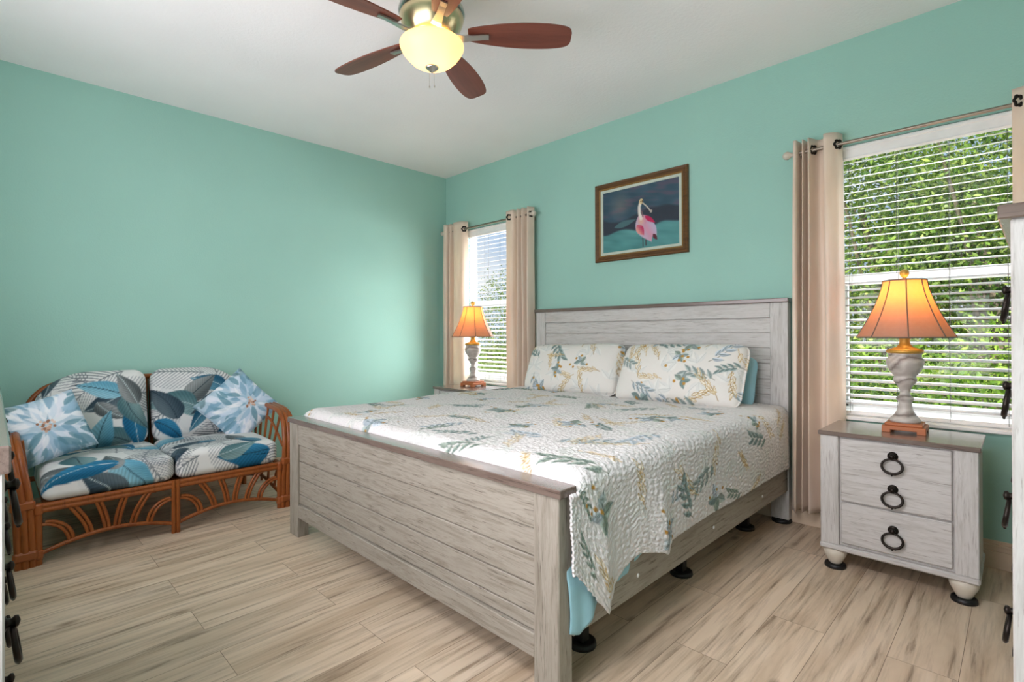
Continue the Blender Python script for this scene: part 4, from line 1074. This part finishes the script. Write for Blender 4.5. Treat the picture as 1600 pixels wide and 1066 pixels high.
# ------------------------------------------------------------------ rattan loveseat
def loveseat():
    YC = -2.717; XF = .888
    t = thing('loveseat', (.46, YC, 0), 'rattan two-seat loveseat frame with arched arms against the teal wall', 'loveseat')
    r = .0165
    def arm(sg):
        yb = YC+sg*.645; yt = .045 if sg < 0 else .018
        P = crom([(XF+.012, yb, 0), (XF+.008, yb+sg*.004, .16), (XF+.004, yb+sg*.012, .33), (XF-.010, yb+sg*(.012+yt*.4), .46), (XF-.055, yb+sg*(.012+yt*.8), .575), (XF-.15, yb+sg*(.012+yt), .632),
                  (XF-.32, yb+sg*(.012+yt), .650), (XF-.56, yb+sg*(.012+yt), .668), (XF-.74, yb+sg*(.012+yt*.6), .72)], 8)
        o = None
        b = MB()
        for k in (-1, 0, 1):
            b.tube([(p[0]+(.004 if k == 0 else 0), p[1]+k*.0265, p[2]) for p in P], r, 10)
        ao = b.build('arm', 'rattan', t)
        for z0_, z1_ in ((.035, .085), (.285, .335)):
            b = MB()
            zc = [p for p in P if z0_-.03 < p[2] < z1_+.03 and p[0] > .7]; yy = float(np.mean([p[1] for p in zc])); xx = float(np.mean([p[0] for p in zc]))
            b.box(xx-.021, xx+.0225, yy-.047, yy+.047, z0_, z1_, .010)
            b.build('arm_binding', 'rattan_bind', ao)
        # side: rails, back leg and fan of canes under the arm
        ys = YC+sg*.625
        b = MB()
        b.tube([(XF-.02, ys, .285), (.13, ys, .285)], .014); b.tube(crom([(XF-.02, ys, .075), (.5, ys, .135), (.12, ys, .075)], 6), .012)
        b.tube([(.115, ys, 0), (.105, ys, .3), (.075, ys, .70)], r)
        for k in range(6):
            xx = .24+.095*k; zt = np.interp(xx+.05, [0.1, .5, .75, .86], [.68, .655, .63, .56])
            b.tube(crom([(xx-.03*(k-2.5), ys, .29), (xx, ys+sg*.012, .45), (xx+.02*(k-2.5), ys+sg*.03, zt)], 5), .009, 8)
        b.tube(crom([(.16, ys+sg*.02, .40), (.40, ys+sg*.02, .56), (.62, ys+sg*.02, .55), (XF-.06, ys+sg*.02, .40)], 6), .009, 8)
        for k in range(5):
            xx = .25+.12*k; b.tube(crom([(xx, ys, .10), (xx+.015*(k-2), ys, .20), (xx+.05*(k-2), ys, .285)], 4), .009, 8)
        b.build('side_canes', 'rattan', t)
    arm(-1); arm(1)
    y0, y1 = YC-.598, YC+.600
    b = MB()
    for (z, rr) in ((.296, .0135), (.272, .0135)): b.tube([(XF, y0, z), (XF, y1, z)], rr)
    b.tube([(XF-.01, y0, .284), (XF-.01, y1, .284)], .02)
    b.build('front_rail', 'rattan', t)
    for y, zz in ((y0, .31), (y1, .31)):
        b = MB(); b.tube([(XF, y, 0), (XF, y, zz)], .017); lg = b.build('front_leg', 'rattan', t)
        c = MB(); c.lathe([(.0195, .255), (.021, .262), (.021, .300), (.0195, .308)], (XF, y, 0), 16); c.lathe([(.0195, .03), (.021, .036), (.021, .068), (.0195, .074)], (XF, y, 0), 16); c.build('leg_binding', 'rattan_bind', lg)
    b = MB()
    for dy in (-.011, .011): b.tube([(XF+.006, YC+dy, 0), (XF+.006, YC+dy, .31)], .0115)
    b.build('front_leg', 'rattan', t)
    for (a, c) in ((y0, YC), (YC, y1)):
        L = c-a
        b = MB()
        arch = lambda q: .050+.058*math.sin(PI*q)**.9
        b.tube([(XF, a+L*q, arch(q)) for q in np.linspace(0, 1, 22)], .0115)
        b.build('arched_stretcher', 'rattan', t)
        for side in (0, 1):
            for (qt, zt, qb, bl) in ((.03, .205, .215, .045), (.215, .272, .345, .030), (.40, .272, .465, .012)):
                for d in (-.006, .006):
                    pass
                b = MB()
                for d in (-.0085, .0085):
                    pts = []
                    for s in np.linspace(0, 1, 9):
                        q = qt+(qb-qt)*(1-math.cos(s*PI/2)) if qt < .1 else qt+(qb-qt)*s**.8
                        zz = zt+(arch(qb)-zt)*(math.sin(s*PI/2) if qt < .1 and False else s)
                        if qt < .1: q = qt+(qb-qt)*math.sin(s*PI/2); zz = zt+(arch(qb)-zt)*(1-math.cos(s*PI/2))
                        else: q = qt+(qb-qt)*math.sin(s*PI/2*.9)/math.sin(PI/2*.9)
                        Q = q if side == 0 else 1-q
                        pts.append((XF, a+L*Q+(d if side == 0 else -d), zz+d*.6))
                    b.tube(pts, .0088, 8)
                b.build('cane', 'rattan', t)
    # back frame, seat deck and rear stretcher
    b = MB()
    b.tube(crom([(.115, YC-.625, 0), (.105, YC-.63, .30), (.075, YC-.63, .62), (.06, YC-.56, .80), (.055, YC-.40, .865), (.05, YC, .875), (.055, YC+.40, .865), (.06, YC+.56, .80), (.075, YC+.63, .62), (.105, YC+.63, .30), (.115, YC+.625, 0)], 8), .018)
    for k in range(13):
        yy = YC-.54+.09*k; b.tube([(.10, yy, .28), (.06, yy, .84 if abs(yy-YC) < .5 else .79)], .009, 8)
    b.tube([(.10, YC-.62, .28), (.10, YC+.62, .28)], .016)
    for d in (-.03, .0, .03): b.tube([(.095, YC+d, .1), (.055, YC+d, .86)], .012, 8)
    b.build('back_frame', 'rattan', t)
    b = MB()
    b.tube([(.13, YC-.60, .10), (.13, YC+.60, .10)], .011)
    for a in (YC-.60, YC):
        b.tube(crom([(.32, a, .12), (.32, a+.15, .155), (.32, a+.30, .165), (.32, a+.45, .155), (.32, a+.60, .12)], 4), .011)
    b.build('rear_stretcher', 'rattan', t)
    b = MB(); b.box(.10, XF-.015, y0+.02, y1-.02, .276, .296, .004); b.build('seat_deck', 'rattan_bind', t)
loveseat()

# tropical print
def tropic(U, V, seed, x0, x1, y0, y1, grey=.5):
    rs = np.random.default_rng(seed); p = Paint(U, V, (222, 222, 220))
    w, h = x1-x0, y1-y0
    for k in range(3):
        a = rs.random()*6.28; p.leaf(x0+w*rs.random(), y0+h*rs.random(), a, .45, .26, (206, 208, 208), (216, 216, 214), None, alpha=.9)
    for k in range(8):       # palm fronds
        x, y = x0+w*rs.random(), y0+h*rs.random(); a = rs.random()*6.28
        p.leaf(x, y, a, .42, .26, (104, 112, 118), (160, 166, 170), (110, 116, 120), bend=rs.normal()*.3, nv=17, frond=True, e=.004)
    cols = [((26, 96, 132), (50, 124, 160)), ((74, 110, 116), (128, 158, 160)), ((48, 66, 78), (92, 108, 116)), ((96, 158, 182), (140, 190, 206)), ((84, 92, 94), (140, 146, 146)), ((34, 84, 110), (88, 140, 160))]
    pts = [(x0+w*(i+.5)/3, y0+h*(j+.5)/3) for i in range(3) for j in range(3)]*2; rs.shuffle(pts)
    for k in range(11):
        x, y = pts[k]; x += rs.normal()*.05; y += rs.normal()*.05; a = rs.random()*6.28
        L = .19+.13*rs.random(); c1, c2 = cols[(k+seed) % len(cols)]
        p.leaf(x-math.cos(a)*L*.5, y-math.sin(a)*L*.5, a, L, L*(.42+.15*rs.random()), c1, c2, (190, 206, 208) if k % 2 else (30, 50, 60), bend=rs.normal()*.3, nv=13, e=.005, peak=.7)
    return p
def seat_cushion(yc, w, seed, label):
    Q, F = rbox((.335, w/2, .078), (.045, .05, .045), .006, .014, 2)
    d = Q[:, 1]; Q[:, 2] += .008*np.sin(Q[:, 0]*8+seed)*np.sin(d*7)*(Q[:, 2] > 0)
    p = tropic(Q[:, 1], Q[:, 0]-Q[:, 2], seed, -w/2, w/2, -.42, .45)
    place('seat_cushion', Q, F, 'tropic', (.565, yc, .378), Euler((0, R(-1.5), 0)), p.out(), label, 'cushion', 'loveseat seat cushions')
seat_cushion(-3.012, .585, 3, 'tropical leaf seat cushion on the left half of the loveseat')
seat_cushion(-2.420, .585, 8, 'tropical leaf seat cushion on the right half of the loveseat')
def back_cushion(yc, w, h, seed, sg, label):
    Q, F = rbox((.075, w/2, h/2), (.055, .075, .075), .006, .045, 0)
    # outer top corner swept round
    u = Q[:, 1]*sg/(w/2); v = Q[:, 2]/(h/2)
    k = np.clip(u-.05, 0, 1)**2.2*np.clip(v+.0, 0, 1)**1.2; Q[:, 2] -= k*h*.26
    k2 = np.clip(u, 0, 1)*np.clip(v, 0, 1)**3; Q[:, 1] -= sg*k2*.02
    p = tropic(Q[:, 1], Q[:, 2], seed, -w/2, w/2, -h/2, h/2)
    place('back_cushion', Q, F, 'tropic', (.205, yc, .682), Euler((0, R(-11), 0)), p.out(), label, 'cushion', 'loveseat back cushions')
back_cushion(-3.020, .56, .50, 13, -1, 'tropical leaf back cushion on the left half of the loveseat')
back_cushion(-2.432, .56, .50, 4, 1, 'tropical leaf back cushion on the right half of the loveseat')
def throw_pillow(loc, axes, w, cx, cy, seed, label):
    V, F, U, Vv = pillow_mesh(w, w, .13, .004, 130, 130, 2.4)
    rs = np.random.default_rng(seed); p = Paint(U, Vv, (176, 198, 212))
    for k in range(240):
        a = rs.random()*6.28; r0 = .02+.20*rs.random()**.8; L = .05+.09*rs.random()
        c = [(206, 220, 232), (236, 238, 242), (150, 184, 206), (120, 160, 184), (222, 226, 236), (96, 140, 156), (190, 206, 224)][rs.integers(7)]
        p.leaf(cx+math.cos(a)*r0, cy+math.sin(a)*r0, a+rs.normal()*.25, L, L*.32, c, None, None, alpha=.75, e=.006, bend=rs.normal()*.3)
    for k in range(26): p.dot(cx+rs.normal()*.014, cy+rs.normal()*.018, .008, [(196, 160, 140), (150, 110, 90), (220, 196, 180)][k % 3])
    for (sx, sy) in ((-1, 1), (1, -1), (-1, -1)):
        for k in range(14): p.leaf(sx*w*.5+rs.normal()*.03, sy*w*.5+rs.normal()*.03, rs.random()*6.28, .07, .03, [(92, 122, 126), (70, 110, 124), (130, 160, 170)][k % 3], None, None, alpha=.7, e=.008)
    X, Y, Z = [Vector(a) for a in axes]
    mt = Matrix((X, Y, Z)).transposed().to_euler()
    place('throw_pillow', V, F, 'petal', loc, mt, p.out(), label, 'throw pillow', 'flower throw pillows')
def axes_from(xa, na):
    z = Vector(na).normalized(); x = Vector(xa); x = (x-z*x.dot(z)).normalized(); return (x, z.cross(x), z)
throw_pillow((.60, -3.26, .650), axes_from((-.10, .95, .30), (.92, .22, .36)), .355, -.02, .0, 2, 'blue flower print throw pillow leaning against the left arm')
throw_pillow((.44, -2.232, .652), axes_from((0, .64, -.77), (.90, -.22, .30)), .40, .04, .06, 6, 'blue flower print throw pillow turned on its corner at the right arm')
